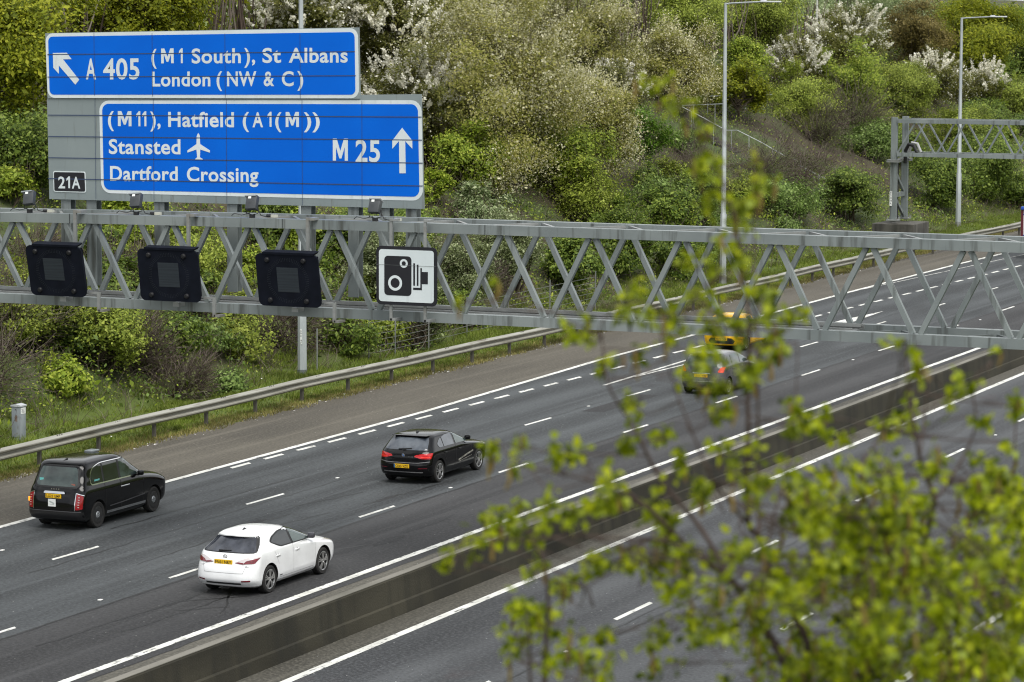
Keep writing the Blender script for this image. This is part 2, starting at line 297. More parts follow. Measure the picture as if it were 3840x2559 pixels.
# painted markings: one sheet a few millimetres above the asphalt
paint = noisemat('road_paint', (.52, .52, .48), (.74, .74, .70), (3, 1.0, 1), .65, c3=(.13, .13, .125), scale3=(11, 3, 1), lo3=.56, hi3=.70)
mk = MB(); Z = .006
def strip(x0f, w, y0, y1, step=1.5, skew=0):
    n = max(1, int((y1 - y0) / step)); vs = []
    for i in range(n + 1):
        y = y0 + (y1 - y0) * i / n; x = x0f(y) if callable(x0f) else x0f; sk = skew if i == 0 else (skew if i == n else skew)
        vs += [(x - w / 2, y + sk / 2, Z), (x + w / 2, y - sk / 2, Z)]
    mk.add(vs, [(2 * i, 2 * i + 1, 2 * i + 3, 2 * i + 2) for i in range(n)])
strip(HS, .20, 30, 330)
strip(-30.95, .20, 30, 330)
strip(lambda y: -27.15 - .003 * (y - 52), .20, 20, 300)
D1 = [44, 53, 61.72, 70.8, 79.5, 88.1, 96.3, 104.9, 113.4] + [113.4 + 8.9 * k for k in range(1, 30)]
D2 = [43, 51.9 + .6, 60.75, 70.15, 78.65, 87.8, 95.8, 104.4] + [104.4 + 8.9 * k for k in range(1, 30)]
l1 = lambda y: -38.2 + .0195 * min(y - 61.7, 55); l2 = lambda y: -34.58 + .009 * min(y - 60, 60)
for d in D1: strip(l1, .12, d, d + 2.0, 2, .12)
for d in D2: strip(l2, .12, d, d + 2.0, 2, .12)
# short marks that part slowly from the edge line (the exit lane)
sx = lambda y: float(np.interp(y, [78, 88, 95, 102, 126, 135, 150, 160, 300], [-41.47, -41.30, -41.17, -40.95, -40.40, -40.05, -39.5, -39.2, -38.2]))
for k in range(60): strip(sx, .17, 76.35 + 1.94 * k, 77.45 + 1.94 * k, 1.2, .15)
strip(lambda y: -39.35 - .018 * (y - 98.8), .13, 98.8, 111, 1.5)
strip(lambda y: -39.45 + .055 * (y - 99), .11, 101.5, 109, 1.5)
mk.add([(-38.95, 120.5, Z), (-38.2, 121.5, Z), (-38.52, 128.6, Z), (-38.95, 124, Z)], [(0, 1, 2, 3)])
strip(lambda y: -41.95 + .062 * (y - 147), .06, 138, 166, 2)
for k in range(-3, 26):
    d = 60.35 + 8.75 * k; strip(-23.75 - .012 * (d - 60), .13, d, d + 2.1, 2.1, .12); strip(-20.25, .13, d + .4, d + 2.4, 2, .12)
strip(-16.6, .2, 20, 300)
st('road_markings', mk, paint)
# ragged asphalt pieces of the white outer line: raised ribs every half metre
rb = MB()
for k in range(300):
    y = 45 + .5 * k; rb.box((-30.95, y, .009), (.19, .07, .008))
st('road_marking_ribs', rb, paint)
# litter and cat's eyes
def stud_mesh():
    mb = MB(); mb.box((0, 0, .010), (.08, .12, .02), bev=.008); return mb
stud0 = None
stud_m = pmat('stud_white', (.75, .75, .72), .4)
for i, (x, y, lab) in enumerate([(-37.95, 75.86, 'white road stud left behind the black hatchback, between two lane dashes'), (-34.44, 75.53, 'white road stud on the dark seam just behind the black hatchback'),
        (-34.60, 57.82, 'white road stud on the seam behind the white hatchback'), (-39.91, 62.29, 'pale scrap on the inner lane behind the black taxi'), (-37.66, 93.23, 'white road stud ahead of the black hatchback, left of the foreground birch'),
        (-34.03, 109.88, 'white road stud on the seam ahead of the grey car'), (-33.79, 126.61, 'farthest white road stud, seen through the gantry truss'), (-23.41, 56.85, 'white road stud on the near carriageway left of the birch stem'), (-23.99, 91.9, 'white road stud on the near carriageway, behind the birch at the right')]):
    if stud0 is None: o = stud0 = stud_mesh().build('road_stud', stud_m, smooth=40)
    else: o = stud0.copy(); COL.objects.link(o)
    o.location = (x, y, .002); tag(o, lab, 'road stud', 'road studs on the lanes')
# ---------------------------------------------------------------- central concrete barrier
bm_ = MB(); prof = [(-28.50, -.01), (-28.48, .24), (-28.44, .27), (-28.36, .77), (-28.33, .80), (-28.16, .80), (-28.13, .77), (-28.10, .28), (-28.055, .25), (-28.03, .0)]
ysb = list(np.arange(20, 300, 3.))
for y in ysb: bm_.v += [(x, y, z) for x, z in prof]
n = len(prof); bm_.f = [(i * n + k, i * n + k + 1, (i + 1) * n + k + 1, (i + 1) * n + k) for i in range(len(ysb) - 1) for k in range(n - 1)]; bm_.m = [0] * len(bm_.f)
o = bm_.build('concrete_barrier', conc, smooth=20); tag(o, 'low stained concrete barrier between the two carriageways', 'barrier')
jm = MB()
cap = MB(); cap.box((-28.245, 160, .806), (.19, 280, .012)); cap.build('barrier_top', noisemat('barrier_top_pale', (.12, .115, .095), (.19, .18, .155), (2, .4, 1), .9), o)  # top strip in a paler concrete tone than the barrier faces
# ---------------------------------------------------------------- guard rail on the far verge
rY = [40, 72, 90, 108, 131, 150, 177, 230, 400]; rX = [-46.5, -46.52, -46.55, -46.1, -45.9, -45.8, -44.9, -43.4, -38]
def RX(y): return float(np.interp(y, rY, rX)) + .12
gr = empty('guard_rail', (-46.5, 72, 0), 0, 'long weathered steel guard rail along the grass verge', 'guard rail')
wprof = [(-.02, .775), (.03, .78), (.11, .715), (.11, .685), (.0, .62), (.0, .59), (.11, .535), (.11, .50), (.03, .44), (-.01, .43)]
mb = MB(); ysr = list(np.arange(40, 300, 1.6))
for y in ysr: mb.v += [(RX(y) + a, y, z + .012 * math.sin(y * .5)) for a, z in wprof]
n = len(wprof); mb.f = [(i * n + k, i * n + k + 1, (i + 1) * n + k + 1, (i + 1) * n + k) for i in range(len(ysr) - 1) for k in range(n - 1)]; mb.m = [0] * len(mb.f)
o = mb.build('beam', rail_m, gr, smooth=22); o.matrix_parent_inverse = Matrix.Translation((46.5, -72, 0))
y = 68.1; pm = None
while y < 215:
    if pm is None:
        q = MB(); q.box((0, 0, .27), (.10, .07, .66)); q.box((.05, .036, .27), (.012, .012, .66)); o = pm = q.build('post', post_dark, gr)
    else: o = pm.copy(); COL.objects.link(o); o.parent = gr
    o.location = (RX(y) - .06 + 46.5, y - 72, 0); y += 3.18
bolts = MB()
for k in range(44):
    yy = 69 + 3.18 * k; 
    for dy in (-.12, .0, .12): bolts.box((RX(yy) + .05 + 46.5, yy + dy - 72, .773), (.03, .03, .016))
bolts.build('bolts', dark_plastic, gr)

# ---------------------------------------------------------------- sign gantry over the road
def txt(body, x0, x1, zb, zt_cap, zb1=None, tight=True, bold=.022):
    """solid lettering from the built-in font: returns vertices (x, z) and faces; ink spans x0..x1, baseline zb, cap height zt_cap"""
    cu = bpy.data.curves.new('t', 'FONT'); cu.body = body; cu.size = 1; cu.offset = bold; cu.resolution_u = 4; cu.space_character = 1.06
    ob = bpy.data.objects.new('t', cu); COL.objects.link(ob); dg = bpy.context.evaluated_depsgraph_get(); me = bpy.data.meshes.new_from_object(ob.evaluated_get(dg))
    V = np.array([v.co[:] for v in me.vertices]); F = [tuple(p.vertices) for p in me.polygons]
    bpy.data.objects.remove(ob); bpy.data.curves.remove(cu); bpy.data.meshes.remove(me)
    a, b = V[:, 0].min(), V[:, 0].max(); xs_ = x0 + (V[:, 0] - a) / (b - a) * (x1 - x0); zb1 = zb if zb1 is None else zb1
    zs_ = zb + (zb1 - zb) * (xs_ - x0) / max(1e-6, x1 - x0) + V[:, 1] / .727 * zt_cap
    return np.stack([xs_, zs_], 1), F
GL = {'1': [(.50, 0), (1, 0), (1, 1), (.60, 1), (0, .80), (0, .60), (.50, .76)], 'M': [(0, 0), (0, 1), (.26, 1), (.5, .44), (.74, 1), (1, 1), (1, 0), (.79, 0), (.79, .62), (.57, .10), (.43, .10), (.21, .62), (.21, 0)]}
def letters(mb, body, x0, x1, zb, cap, y, zb1=None, bold=.022, mi=0):
    if body in ('1', 'M', '11'):
        zb1 = zb if zb1 is None else zb1
        for a, b in ([(x0, x1)] if body != '11' else [(x0, x0 + (x1 - x0) * .40), (x0 + (x1 - x0) * .60, x1)]):
            mb.add([(a + u_ * (b - a), y, zb + (zb1 - zb) * (a + u_ * (b - a) - x0) / (x1 - x0) + v_ * cap) for u_, v_ in GL[body[0]]], [tuple(range(len(GL[body[0]])))], mi)
        return
    V, F = txt(body, x0, x1, zb, cap, zb1, bold=bold); mb.add([(a, y, b) for a, b in V], F, mi)
GY = 64.0
ga = empty('sign_gantry', (-29, GY + .8, 0), 0, 'long grey steel truss gantry spanning the whole motorway', 'gantry')
inv = Matrix.Translation((29, -GY - .8, 0))
def gp(mb, name, m, smooth=None, par=None):
    o = mb.build(name, m, par or ga, smooth)
    if par is None: o.matrix_parent_inverse = inv
    return o
def camber(x): return -.08 * ((x + 28.5) / 12.4) ** 2 if x < -28.5 else 0
XG = np.linspace(-49.2, -8.8, 41)
for yc in (GY + .12, GY + 1.72):
    for z0, z1, cm in ((7.645, 7.86, True), (5.635, 5.855, False)):
        mb = MB(); h = .12
        P = [(x, camber(max(x, -43)) if cm else 0) for x in XG]
        for x, c in P: mb.v += [(x, yc - h, z0 + c), (x, yc + h, z0 + c), (x, yc + h, z1 + c), (x, yc - h, z1 + c)]
        for i in range(len(P) - 1):
            for k in range(4): mb.f.append((4 * i + k, 4 * i + (k + 1) % 4, 4 * i + 4 + (k + 1) % 4, 4 * i + 4 + k))
        mb.f += [(0, 1, 2, 3), tuple(4 * (len(P) - 1) + k for k in (3, 2, 1, 0))]; mb.m = [0] * len(mb.f); gp(mb, 'chord', steel)
def bolt_plate(): pass
for yc, ph in ((GY + .12, -27.94), (GY + 1.72, -27.70)):
    k = -10
    while True:
        xa = ph + 2.105 * k; k += 1
        if xa > -9.5: break
        if xa < -48.6: continue
        c = camber(max(xa, -43))
        for s in (-1, 1):
            mb = MB(); mb.bar((xa + s * .075, yc, 7.64 + c), (xa + s * .97, yc, 5.855), .11, .115, up=(0, 1, 0)); gp(mb, 'diagonal_brace', steel)
    
for k in range(-10, 10):                                  # flat zigzag between the two top chords and the two bottom chords
    xa = -27.7 + 2.105 * k
    if xa > -10.5 or xa < -48: continue
    for s in (-1, 1):
        mb = MB(); mb.bar((xa + s * .06, GY + 1.62, 7.80 + camber(max(xa, -43))), (xa + s * 1.0, GY + .22, 7.80 + camber(max(xa, -43))), .07, .06); gp(mb, 'plan_brace', galv)
    mb = MB(); mb.bar((xa + .06, GY + 1.62, 5.73), (xa + 1.0, GY + .24, 5.73), .07, .07); mb.bar((xa - .06, GY + 1.62, 5.73), (xa - 1.0, GY + .24, 5.73), .07, .07); gp(mb, 'plan_brace', steel_dark)
mesh_m = noisemat('walkway_grating', (.10, .105, .105), (.20, .21, .21), (40, 60, 1), .6, .3)
mb = MB(); mb.box((-34, GY + .93, 5.79), (28, .72, .03)); gp(mb, 'walkway', mesh_m)
for dy, z in ((.50, 5.83), (1.36, 5.83)):
    mb = MB(); mb.box((-34, GY + dy, z), (28, .05, .08)); gp(mb, 'walkway_kerb', galv)
mb = MB()                                                # cable tray: two flanges and a row of rungs
mb.box((-34, GY + 1.12, 5.87), (28, .012, .06)); mb.box((-34, GY + 1.3, 5.87), (28, .012, .06))
for k in range(230): mb.box((-48 + .122 * k, GY + 1.21, 5.86), (.05, .17, .012))
gp(mb, 'cable_tray', galv)
for x, n_ in ((-49.4, 0), (-8.6, 1)):
    for yc in (GY + .12, GY + 1.72):
        mb = MB(); mb.box((x, yc, 3.95), (.38, .3, 7.9)); gp(mb, 'leg', steel)
    mb = MB()
    for q in range(4): mb.bar((x, GY + .12, .6 + q * 1.3), (x, GY + 1.72, 1.8 + q * 1.3), .12, .12)
    gp(mb, 'leg_brace', steel)
mb = MB()
for xx in (-46.5, -39.02, -28.35, -33.4): mb.box((xx, GY - .006, 7.75 + camber(xx)), (.012, .008, .23))
gp(mb, 'chord_joint', dark_plastic)
# ---- the lower, big sign with its grey backing board
SY = 66.2
def quadrr(c, r, n=6):
    """rounded rectangle with four given corners tl, tr, br, bl"""
    tl, tr, br, bl = [np.array(q) for q in c]; w = np.linalg.norm(tr - tl); h = np.linalg.norm(tl - bl); P = []
    for u_, v_ in rrect(0, w, 0, h, r, n):
        u_, v_ = u_ / w, v_ / h; P.append(tuple((bl * (1 - u_) + br * u_) * (1 - v_) + (tl * (1 - u_) + tr * u_) * v_))
    return P
def seam(mb, pts, y, w=.014):
    for a, b in pts: 
        a, b = np.array(a), np.array(b); d = (b - a) / np.linalg.norm(b - a); n_ = np.array([-d[1], d[0]]) * w / 2
        mb.add([(q[0], y, q[1]) for q in (a - n_, b - n_, b + n_, a + n_)], [(0, 1, 2, 3)])
big = empty('direction_sign', (-36, SY, 8.0), 0, 'lower blue motorway sign on a grey board, pointing straight on to M 25 and Stansted', 'road sign', 'motorway direction signs')
inv2 = Matrix.Translation((36, -SY, -8.0))
def sp(mb, name, m, par, iv, smooth=None):
    o = mb.build(name, m, par, smooth); o.matrix_parent_inverse = iv; return o
mb = MB(); mb.plate([(-40.965, 10.43), (-30.943, 10.668), (-30.872, 8.024), (-40.932, 7.988)], SY, SY + .05); sp(mb, 'backing_board', sign_grey, big, inv2)
mb = MB(); mb.plate(quadrr([(-39.501, 10.401), (-30.933, 10.53), (-30.886, 8.212), (-39.467, 8.172)], .26), SY - .006, SY - .001); sp(mb, 'white_border', sign_white, big, inv2)
mb = MB(); mb.plate(quadrr([(-39.416, 10.325), (-31.021, 10.437), (-30.979, 8.302), (-39.39, 8.255)], .17), SY - .011, SY - .007); sp(mb, 'blue_panel', sign_blue, big, inv2)
low = [('(', -39.256, 9.794, -39.09, 9.797, .362), ('M', -38.98, 9.795, -38.604, 9.797, .361), ('11', -38.469, 9.799, -38.194, 9.804, .36), ('),', -38.09, 9.806, -37.806, 9.806, .359), ('Hatfield', -37.598, 9.81, -35.818, 9.832, .359), ('(', -35.585, 9.836, -35.415, 9.839, .355), ('A', -35.324, 9.841, -35.044, 9.846, .354), ('1', -34.923, 9.848, -34.817, 9.85, .354), ('(', -34.721, 9.847, -34.553, 9.85, .353), ('M', -34.443, 9.852, -34.094, 9.858, .353), ('))', -33.966, 9.86, -33.547, 9.863, .352)]
for b, xa, za, xb, zb, c in low: mb = MB(); letters(mb, b, xa, xb, za, c, SY - .014, zb); sp(mb, 'lettering', sign_white, big, inv2)
for grp in ([('Stansted', -39.239, 9.131, -37.268, 9.163, .358)], [('Dartford', -39.211, 8.485, -37.348, 8.512, .358)], [('Crossing', -37.101, 8.514, -35.172, 8.544, .355)], [('M', -33.209, 9.091, -32.817, 9.096, .516), ('25', -32.619, 9.091, -31.987, 9.097, .515)]):
    for b, xa, za, xb, zb, c in grp: mb = MB(); letters(mb, b, xa, xb, za, c, SY - .014, zb); sp(mb, 'lettering', sign_white, big, inv2)
mb = MB(); mb.plate([(-31.419, 9.888), (-31.159, 9.596), (-31.159, 9.408), (-31.34, 9.584), (-31.326, 8.839), (-31.489, 8.835), (-31.498, 9.581), (-31.67, 9.397), (-31.67, 9.586)], SY - .016, SY - .012); sp(mb, 'arrow', sign_white, big, inv2)
mb = MB(); mb.plate([(-36.781, 9.665), (-36.755, 9.64), (-36.738, 9.588), (-36.734, 9.407), (-36.471, 9.262), (-36.471, 9.21), (-36.73, 9.278), (-36.742, 9.092), (-36.663, 9.051), (-36.664, 9.025), (-36.875, 9.021), (-36.875, 9.046), (-36.815, 9.091), (-36.833, 9.276), (-37.08, 9.198), (-37.08, 9.249), (-36.832, 9.405), (-36.826, 9.586), (-36.805, 9.64)], SY - .016, SY - .012); sp(mb, 'aeroplane_symbol', sign_white, big, inv2)
mb = MB(); seam(mb, [((-40.929, 10.029), (-30.92, 10.143)), ((-40.937, 9.51), (-30.91, 9.613)), ((-40.944, 8.994), (-30.896, 9.083)), ((-40.951, 8.487), (-30.887, 8.556))], SY - .0185, .022)
seam(mb, [((x, 8.03), (x, 10.5)) for x in (-39.61, -38.0, -36.02, -34.01, -32.45)], SY - .0185, .010); sp(mb, 'panel_seams', seam_m, big, inv2)
for x in (-40.51, -39.79, -37.91, -35.93, -33.96, -32.72, -31.92, -31.23):
    mb = MB(); zt = 12.0 if x < -32.9 else 10.5
    for yy, ww, dd in ((.075, .27, .02), (.19, .02, .21), (.305, .27, .02)): mb.box((x, SY + yy, (5.9 + zt) / 2), (ww, dd, zt - 5.9))
    o = sp(mb, 'support_post', steel, big, inv2)
# ---- upper sign
up = empty('direction_sign', (-36.7, SY, 10.4), 0, 'upper blue motorway sign with a slanting arrow to A 405, St Albans and London', 'road sign', 'motorway direction signs')
inv3 = Matrix.Translation((36.7, -SY, -10.4))
mb = MB(); mb.plate([(-40.975, 12.01), (-32.530, 12.19), (-32.50, 10.542), (-40.93, 10.438)], SY - .03, SY + .03); sp(mb, 'backing_board', sign_grey, up, inv3)
mb = MB(); mb.plate(quadrr([(-40.969, 12.001), (-32.543, 12.176), (-32.513, 10.552), (-40.924, 10.445)], .2), SY - .036, SY - .031); sp(mb, 'white_border', sign_white, up, inv3)
mb = MB(); mb.plate(quadrr([(-40.888, 11.925), (-32.627, 12.083), (-32.607, 10.634), (-40.862, 10.525)], .12), SY - .041, SY - .037); sp(mb, 'blue_panel', sign_blue, up, inv3)
for grp in ([('(', -38.025, 11.303, -37.882, 11.304, .354), ('M', -37.758, 11.31, -37.417, 11.317, .353), ('1', -37.274, 11.319, -37.171, 11.32, .352), ('South', -36.93, 11.326, -35.609, 11.347, .352), ('),', -35.518, 11.348, -35.228, 11.355, .349), ('St', -35.035, 11.357, -34.541, 11.366, .348), ('Albans', -34.341, 11.368, -32.802, 11.386, .346)],
            [('London', -38.011, 10.768, -36.43, 10.791, .354), ('(', -36.264, 10.793, -36.113, 10.795, .351), ('NW', -35.982, 10.797, -35.197, 10.811, .35), ('&', -35.005, 10.813, -34.726, 10.817, .349), ('C', -34.525, 10.819, -34.214, 10.823, .348), (')', -34.119, 10.824, -33.962, 10.826, .347)],
            [('A', -39.839, 10.92, -39.586 + .03, 10.922, .501), ('405', -39.359, 10.925, -38.357, 10.941, .5)]):
    for b, xa, za, xb, zb, c in grp: mb = MB(); letters(mb, b, xa, xb, za, c, SY - .044, zb); sp(mb, 'lettering', sign_white, up, inv3)
mb = MB(); mb.plate([(-40.756, 11.532), (-40.369, 11.541), (-40.235, 11.389), (-40.474, 11.381), (-40.027, 10.894), (-40.136, 10.776), (-40.593, 11.232), (-40.595, 11.031), (-40.749, 11.177)], SY - .046, SY - .042); sp(mb, 'arrow', sign_white, up, inv3)
mb = MB(); seam(mb, [((-40.909, 11.494), (-32.614, 11.631)), ((-40.917, 10.951), (-32.592, 11.074))], SY - .0485, .02); seam(mb, [((x, 10.52), (x, 12.03)) for x in (-39.6, -38.0, -36.03, -34.04)], SY - .0485, .010); sp(mb, 'panel_seams', seam_m, up, inv3)
# ---- 21A plate
jp = empty('junction_plate', (-40.35, SY, 8.17), 0, 'small black plate reading 21A on the grey board', 'road sign'); inv4 = Matrix.Translation((40.35, -SY, -8.17))
mb = MB(); mb.plate(quadrr([(-40.81, 8.675), (-39.902, 8.679), (-39.888, 8.17), (-40.801, 8.168)], .05), SY - .012, SY - .002); sp(mb, 'white_border', sign_white, jp, inv4)
mb = MB(); mb.plate(quadrr([(-40.786, 8.65), (-39.925, 8.655), (-39.912, 8.194), (-40.776, 8.192)], .035), SY - .016, SY - .0125); sp(mb, 'black_panel', sign_black, jp, inv4)
mb = MB(); letters(mb, '2', -40.662, -40.47, 8.264, .287, SY - .019, 8.266, .02); letters(mb, '1', -40.43, -40.33, 8.267, .287, SY - .019); letters(mb, 'A', -40.28, -40.044, 8.268, .287, SY - .019, 8.271, .02); sp(mb, 'lettering', sign_white, jp, inv4)
# ---- camera sign
cs = empty('camera_sign', (-30.09, 63.6, 6.03), 0, 'square white sign with a black camera symbol, hung on the gantry front', 'road sign'); inv5 = Matrix.Translation((30.09, -63.6, -6.03)); CY = 63.6
mb = MB(); mb.plate(rrect(-30.832, -29.34, 6.036, 7.35, .12), CY, CY + .03); sp(mb, 'black_border', sign_black, cs, inv5)
mb = MB(); mb.plate(rrect(-30.764, -29.413, 6.11, 7.277, .07), CY - .006, CY - .001); sp(mb, 'white_panel', sign_white, cs, inv5)
mb = MB(); mb.plate(rrect(-30.629, -29.958, 6.25, 7.135, .09), CY - .010, CY - .007)
for x0, x1, z0, z1 in ((-29.913, -29.87, 6.486, 6.987), (-29.826, -29.786, 6.486, 6.96)): mb.plate([(x0, z0), (x1, z0), (x1, z1), (x0, z1)], CY - .010, CY - .007)
mb.plate([(-29.739, 6.884), (-29.702, 6.885), (-29.702, 6.8), (-29.555, 6.803), (-29.555, 6.53), (-29.702, 6.529), (-29.702, 6.393), (-29.916, 6.393), (-29.916, 6.442), (-29.739, 6.444)], CY - .010, CY - .007); sp(mb, 'camera_symbol', sign_black, cs, inv5)
mb = MB()
for cx, cz, ro, ri in ((-30.145, 6.974, .098, .051), (-30.359, 6.53, .173, .112)):
    A = circ(cx, cz, ro); B = circ(cx, cz, ri); n = len(A); mb.add([(x, CY - .013, z) for x, z in A + B], [(i, (i + 1) % n, n + (i + 1) % n, n + i) for i in range(n)])
sp(mb, 'lens_rings', sign_white, cs, inv5)
mb = MB(); seam(mb, [((-30.83, 6.93), (-29.34, 6.93))], CY - .0155, .007); sp(mb, 'panel_seam', seam_g, cs, inv5)
for x in (-30.50, -29.66):
    mb = MB(); mb.box((x, CY + .075, 6.82), (.06, .05, 2.3)); mb.box((x + .05, CY + .17, 7.93), (.13, .26, .05)); mb.box((x + .05, CY + .2, 5.70), (.13, .3, .05)); sp(mb, 'bracket', galv, cs, inv5)
# ---- three lane signals
for i, (xc, tl, lab) in enumerate([(-39.05, 12.5, 'left signal box of the three dark ones, nearest the photo edge'), (-36.03, 8.5, 'middle signal box of the three dark ones under the blue signs'), (-32.95, 10, 'right signal box of the three dark ones, beside the camera sign')]):
    w = 1.50 if i == 0 else 1.58
    s = empty('lane_signal', (xc, 63.5, 6.52), 0, lab, 'lane signal', 'dark lane signals on the gantry'); 
    rot = Matrix.Rotation(R(tl), 3, 'X')
    def T(mb): mb.v = [tuple(rot @ Vector(q)) for q in mb.v]; return mb
    mb = MB(); mb.plate(rrect(-w / 2, w / 2, -.61, .61, .13), -.10, -.06); mb.box((0, .05, 0), (w - .22, .22, 1.04)); mb.plate([(-w / 2 + .2, .60), (w / 2 - .1, .60), (w / 2 - .06, .655), (-w / 2 + .2, .655)], -.12, .12); T(mb).build('housing', sig_black, s, 30)
    mb = MB(); mb.plate([(-.31, -.22), (.22, -.22), (.22, .31), (-.31, .31)] if i == 0 else [(-.27, -.27), (.27, -.27), (.27, .30), (-.27, .30)], -.106, -.101); T(mb).build('display', sig_panel, s)
    mb = MB()
    for ring in (.46, .49, .52):
        for k in range(72): t = 2 * math.pi * k / 72; x, z = ring * math.cos(t), ring * math.sin(t); mb.add([(x - .007, -.1035, z), (x, -.1035, z - .007), (x + .007, -.1035, z), (x, -.1035, z + .007)], [(0, 1, 2, 3)])
    T(mb).build('dot_ring', pmat('signal_dots', (.03, .037, .045), .4), s)
    for sx_ in (-1, 1):
        for sz_ in (-1, 1): 
            mb = MB(); mb.lathe([(.0, -.155), (.045, -.15), (.06, -.12), (.062, -.10)], 14, c=(sx_ * .46 - .03, 0, sz_ * .47)); T(mb).build('amber_lamp', pmat('signal_lamp', (.012, .012, .014), .45), s, 40)
    mb = MB(); mb.box((.30, .30, .95), (.07, .07, .9)); mb.box((.38, .42, 1.36), (.16, .28, .06)); mb.box((w / 2 + .12, .18, -.52), (.28, .05, .05)); mb.box((w / 2 + .24, .18, -.72), (.07, .06, .45)); mb.box((w / 2 + .31, .3, -.93), (.14, .3, .05)); mb.box((.05, .28, -.70), (.16, .3, .1)); mb.build('bracket', galv, s)
# ---- floodlights on the top chord, with their cables
for i, (x, z, lab) in enumerate([(-40.19, 7.80, 'floodlight on the gantry at the left edge, left of the 21A plate'), (-37.29, 7.82, 'second floodlight from the left, below the word Dartford'), (-34.24, 7.85, 'third floodlight from the left, under the blank part of the sign'), (-31.11, 7.86, 'rightmost floodlight, below the straight-on arrow')]):
    s = empty('floodlight', (x, GY + .12, z), 0, lab, 'floodlight', 'floodlights along the gantry'); rt = Matrix.Rotation(R(-24), 3, 'X') @ Matrix.Rotation(R((-8, -6, -4, 0)[i]), 3, 'Y')
    mb = MB(); mb.box((0, 0, .34), (.27, .15, .34), rt, 0, .02); mb.build('housing', pmat('floodlight_grey', (.045, .05, .055), .5), s, 40)
    mb = MB(); mb.box(tuple(rt @ Vector((0, -.02, .505)) + Vector((0, -.135 + .01, .03 - .03))), (.28, .20, .03), rt); mb.build('hood', pmat('floodlight_hood', (.22, .24, .25), .5), s)
    mb = MB(); mb.box((0.02, -.155, .47), (.07, .012, .05), rt); mb.build('sticker', paper, s)
    mb = MB(); mb.box((0, 0, .03), (.10, .1, .08)); mb.tube([(-.14, .02, .25), (-.15, 0, .1), (0, 0, .06)], .012, 6); mb.tube([(.14, .02, .25), (.15, 0, .1), (0, 0, .06)], .012, 6); mb.build('bracket', dark_plastic, s)
    mb = MB(); mb.tube([(.12, .06, .18), (.2, .05, .05), (.34, .03, .03), (.55, .06, .03)], .011, 6); mb.tube([(-.08, .03, .1), (-.3, .04, .045), (-.46, .0, .09), (-.55, .03, .03)], .010, 6); mb.tube([(.36, .03, .05), (.46, .03, .05)], .035, 8); mb.build('cable', dark_plastic, s)
    mb = MB(); mb.box((.48, .08, .045), (.24, .1, .06)); mb.build('junction_box', pmat('junction_box', (.45, .45, .38), .6), s)

# ---------------------------------------------------------------- far gantry, lamp columns, small roadside things
fg = empty('far_gantry', (-48.1, 162.3, 1.5), 0, 'farther grey lattice gantry with its leg on a concrete plinth', 'gantry'); ivf = Matrix.Translation((48.1, -162.3, -1.5)); FY = 162.3
def fp(mb, name, m, sm=None): o = mb.build(name, m, fg, sm); o.matrix_parent_inverse = ivf; return o
for yc in (FY, FY + 2.05):
    mb = MB(); mb.box((-48.15, yc, 3.1), (.33, .26, 3.15)); mb.box((-48.15, yc, 5.9), (.31, .24, 2.3)); fp(mb, 'leg', steel)
    mb = MB(); mb.box((-48.15, yc, 4.71), (.66, .6, .07)); mb.box((-48.15, yc, 4.79), (.66, .6, .05)); mb.box((-48.15, yc, 1.6), (.62, .6, .06))
    for a in (-.25, .25):
        for b in (-.22, .22): mb.box((-48.15 + a, yc + b, 1.68), (.06, .06, .12))
    fp(mb, 'flange', galv)
for z0, z1 in ((4.2, 3.0), (2.8, 1.75)):
    mb = MB(); mb.bar((-48.15, FY + .14, z0), (-48.15, FY + 1.9, z1), .13, .15); fp(mb, 'leg_brace', steel)
mb = MB(); mb.box((-48.15, FY + 1.02, 2.92), (.14, 1.76, .24)); fp(mb, 'leg_brace', steel)
mb = MB(); mb.tube([(-48.2, FY + .9, 1.6), (-48.2, FY + .9, 4.6)], .05, 8); fp(mb, 'cable_pipe', dark_plastic)
for yc in (FY - .1, FY + 1.65):
    for z0, z1 in ((6.76, 6.97), (4.99, 5.19)):
        mb = MB(); mb.box((-34.9, yc, (z0 + z1) / 2), (26.1, .2, z1 - z0)); fp(mb, 'chord', steel)
    for k in range(12):
        xa = -46.93 + 2.135 * k + (.10 if yc > FY + 1 else 0)
        for s in (-1, 1):
            mb = MB(); mb.bar((xa + s * .08, yc, 6.77), (xa + s * 1.0, yc, 5.18), .085, .085, up=(0, 1, 0)); fp(mb, 'diagonal_brace', steel)
mb = MB(); mb.tube([(-47.75, FY + .7, 4.6), (-47.7, FY + .6, 5.3), (-47.5, FY + .5, 5.62), (-47.2, FY + .4, 5.55), (-47.0, FY + .35, 5.2)], .10, 10); fp(mb, 'cable_loop', dark_plastic)
mb = MB(); mb.tube([(-47.6, FY + .9, 5.2), (-47.4, FY + .8, 5.7), (-47.1, FY + .7, 5.65), (-46.9, FY + .7, 5.2)], .08, 10); fp(mb, 'cable_sleeve', pmat('cable_sleeve_pale', (.5, .5, .5), .6))
mb = MB(); mb.box((-48.245, FY - .178, 2.75), (.13, .012, .78)); fp(mb, 'number_label', paper)
mb = MB()
for i, ch in enumerate('5231A'): letters(mb, ch, -48.285, -48.205, 3.02 - i * .145, .10, FY - .187, bold=.02)
fp(mb, 'label_digits', sign_black)
mb = MB(); mb.box((-48.0, FY + .9, .55), (2.3, 2.9, 1.75), bev=.03); tag(mb.build('concrete_plinth', conc_pale), 'stained concrete plinth under the leg of the far gantry', 'plinth')

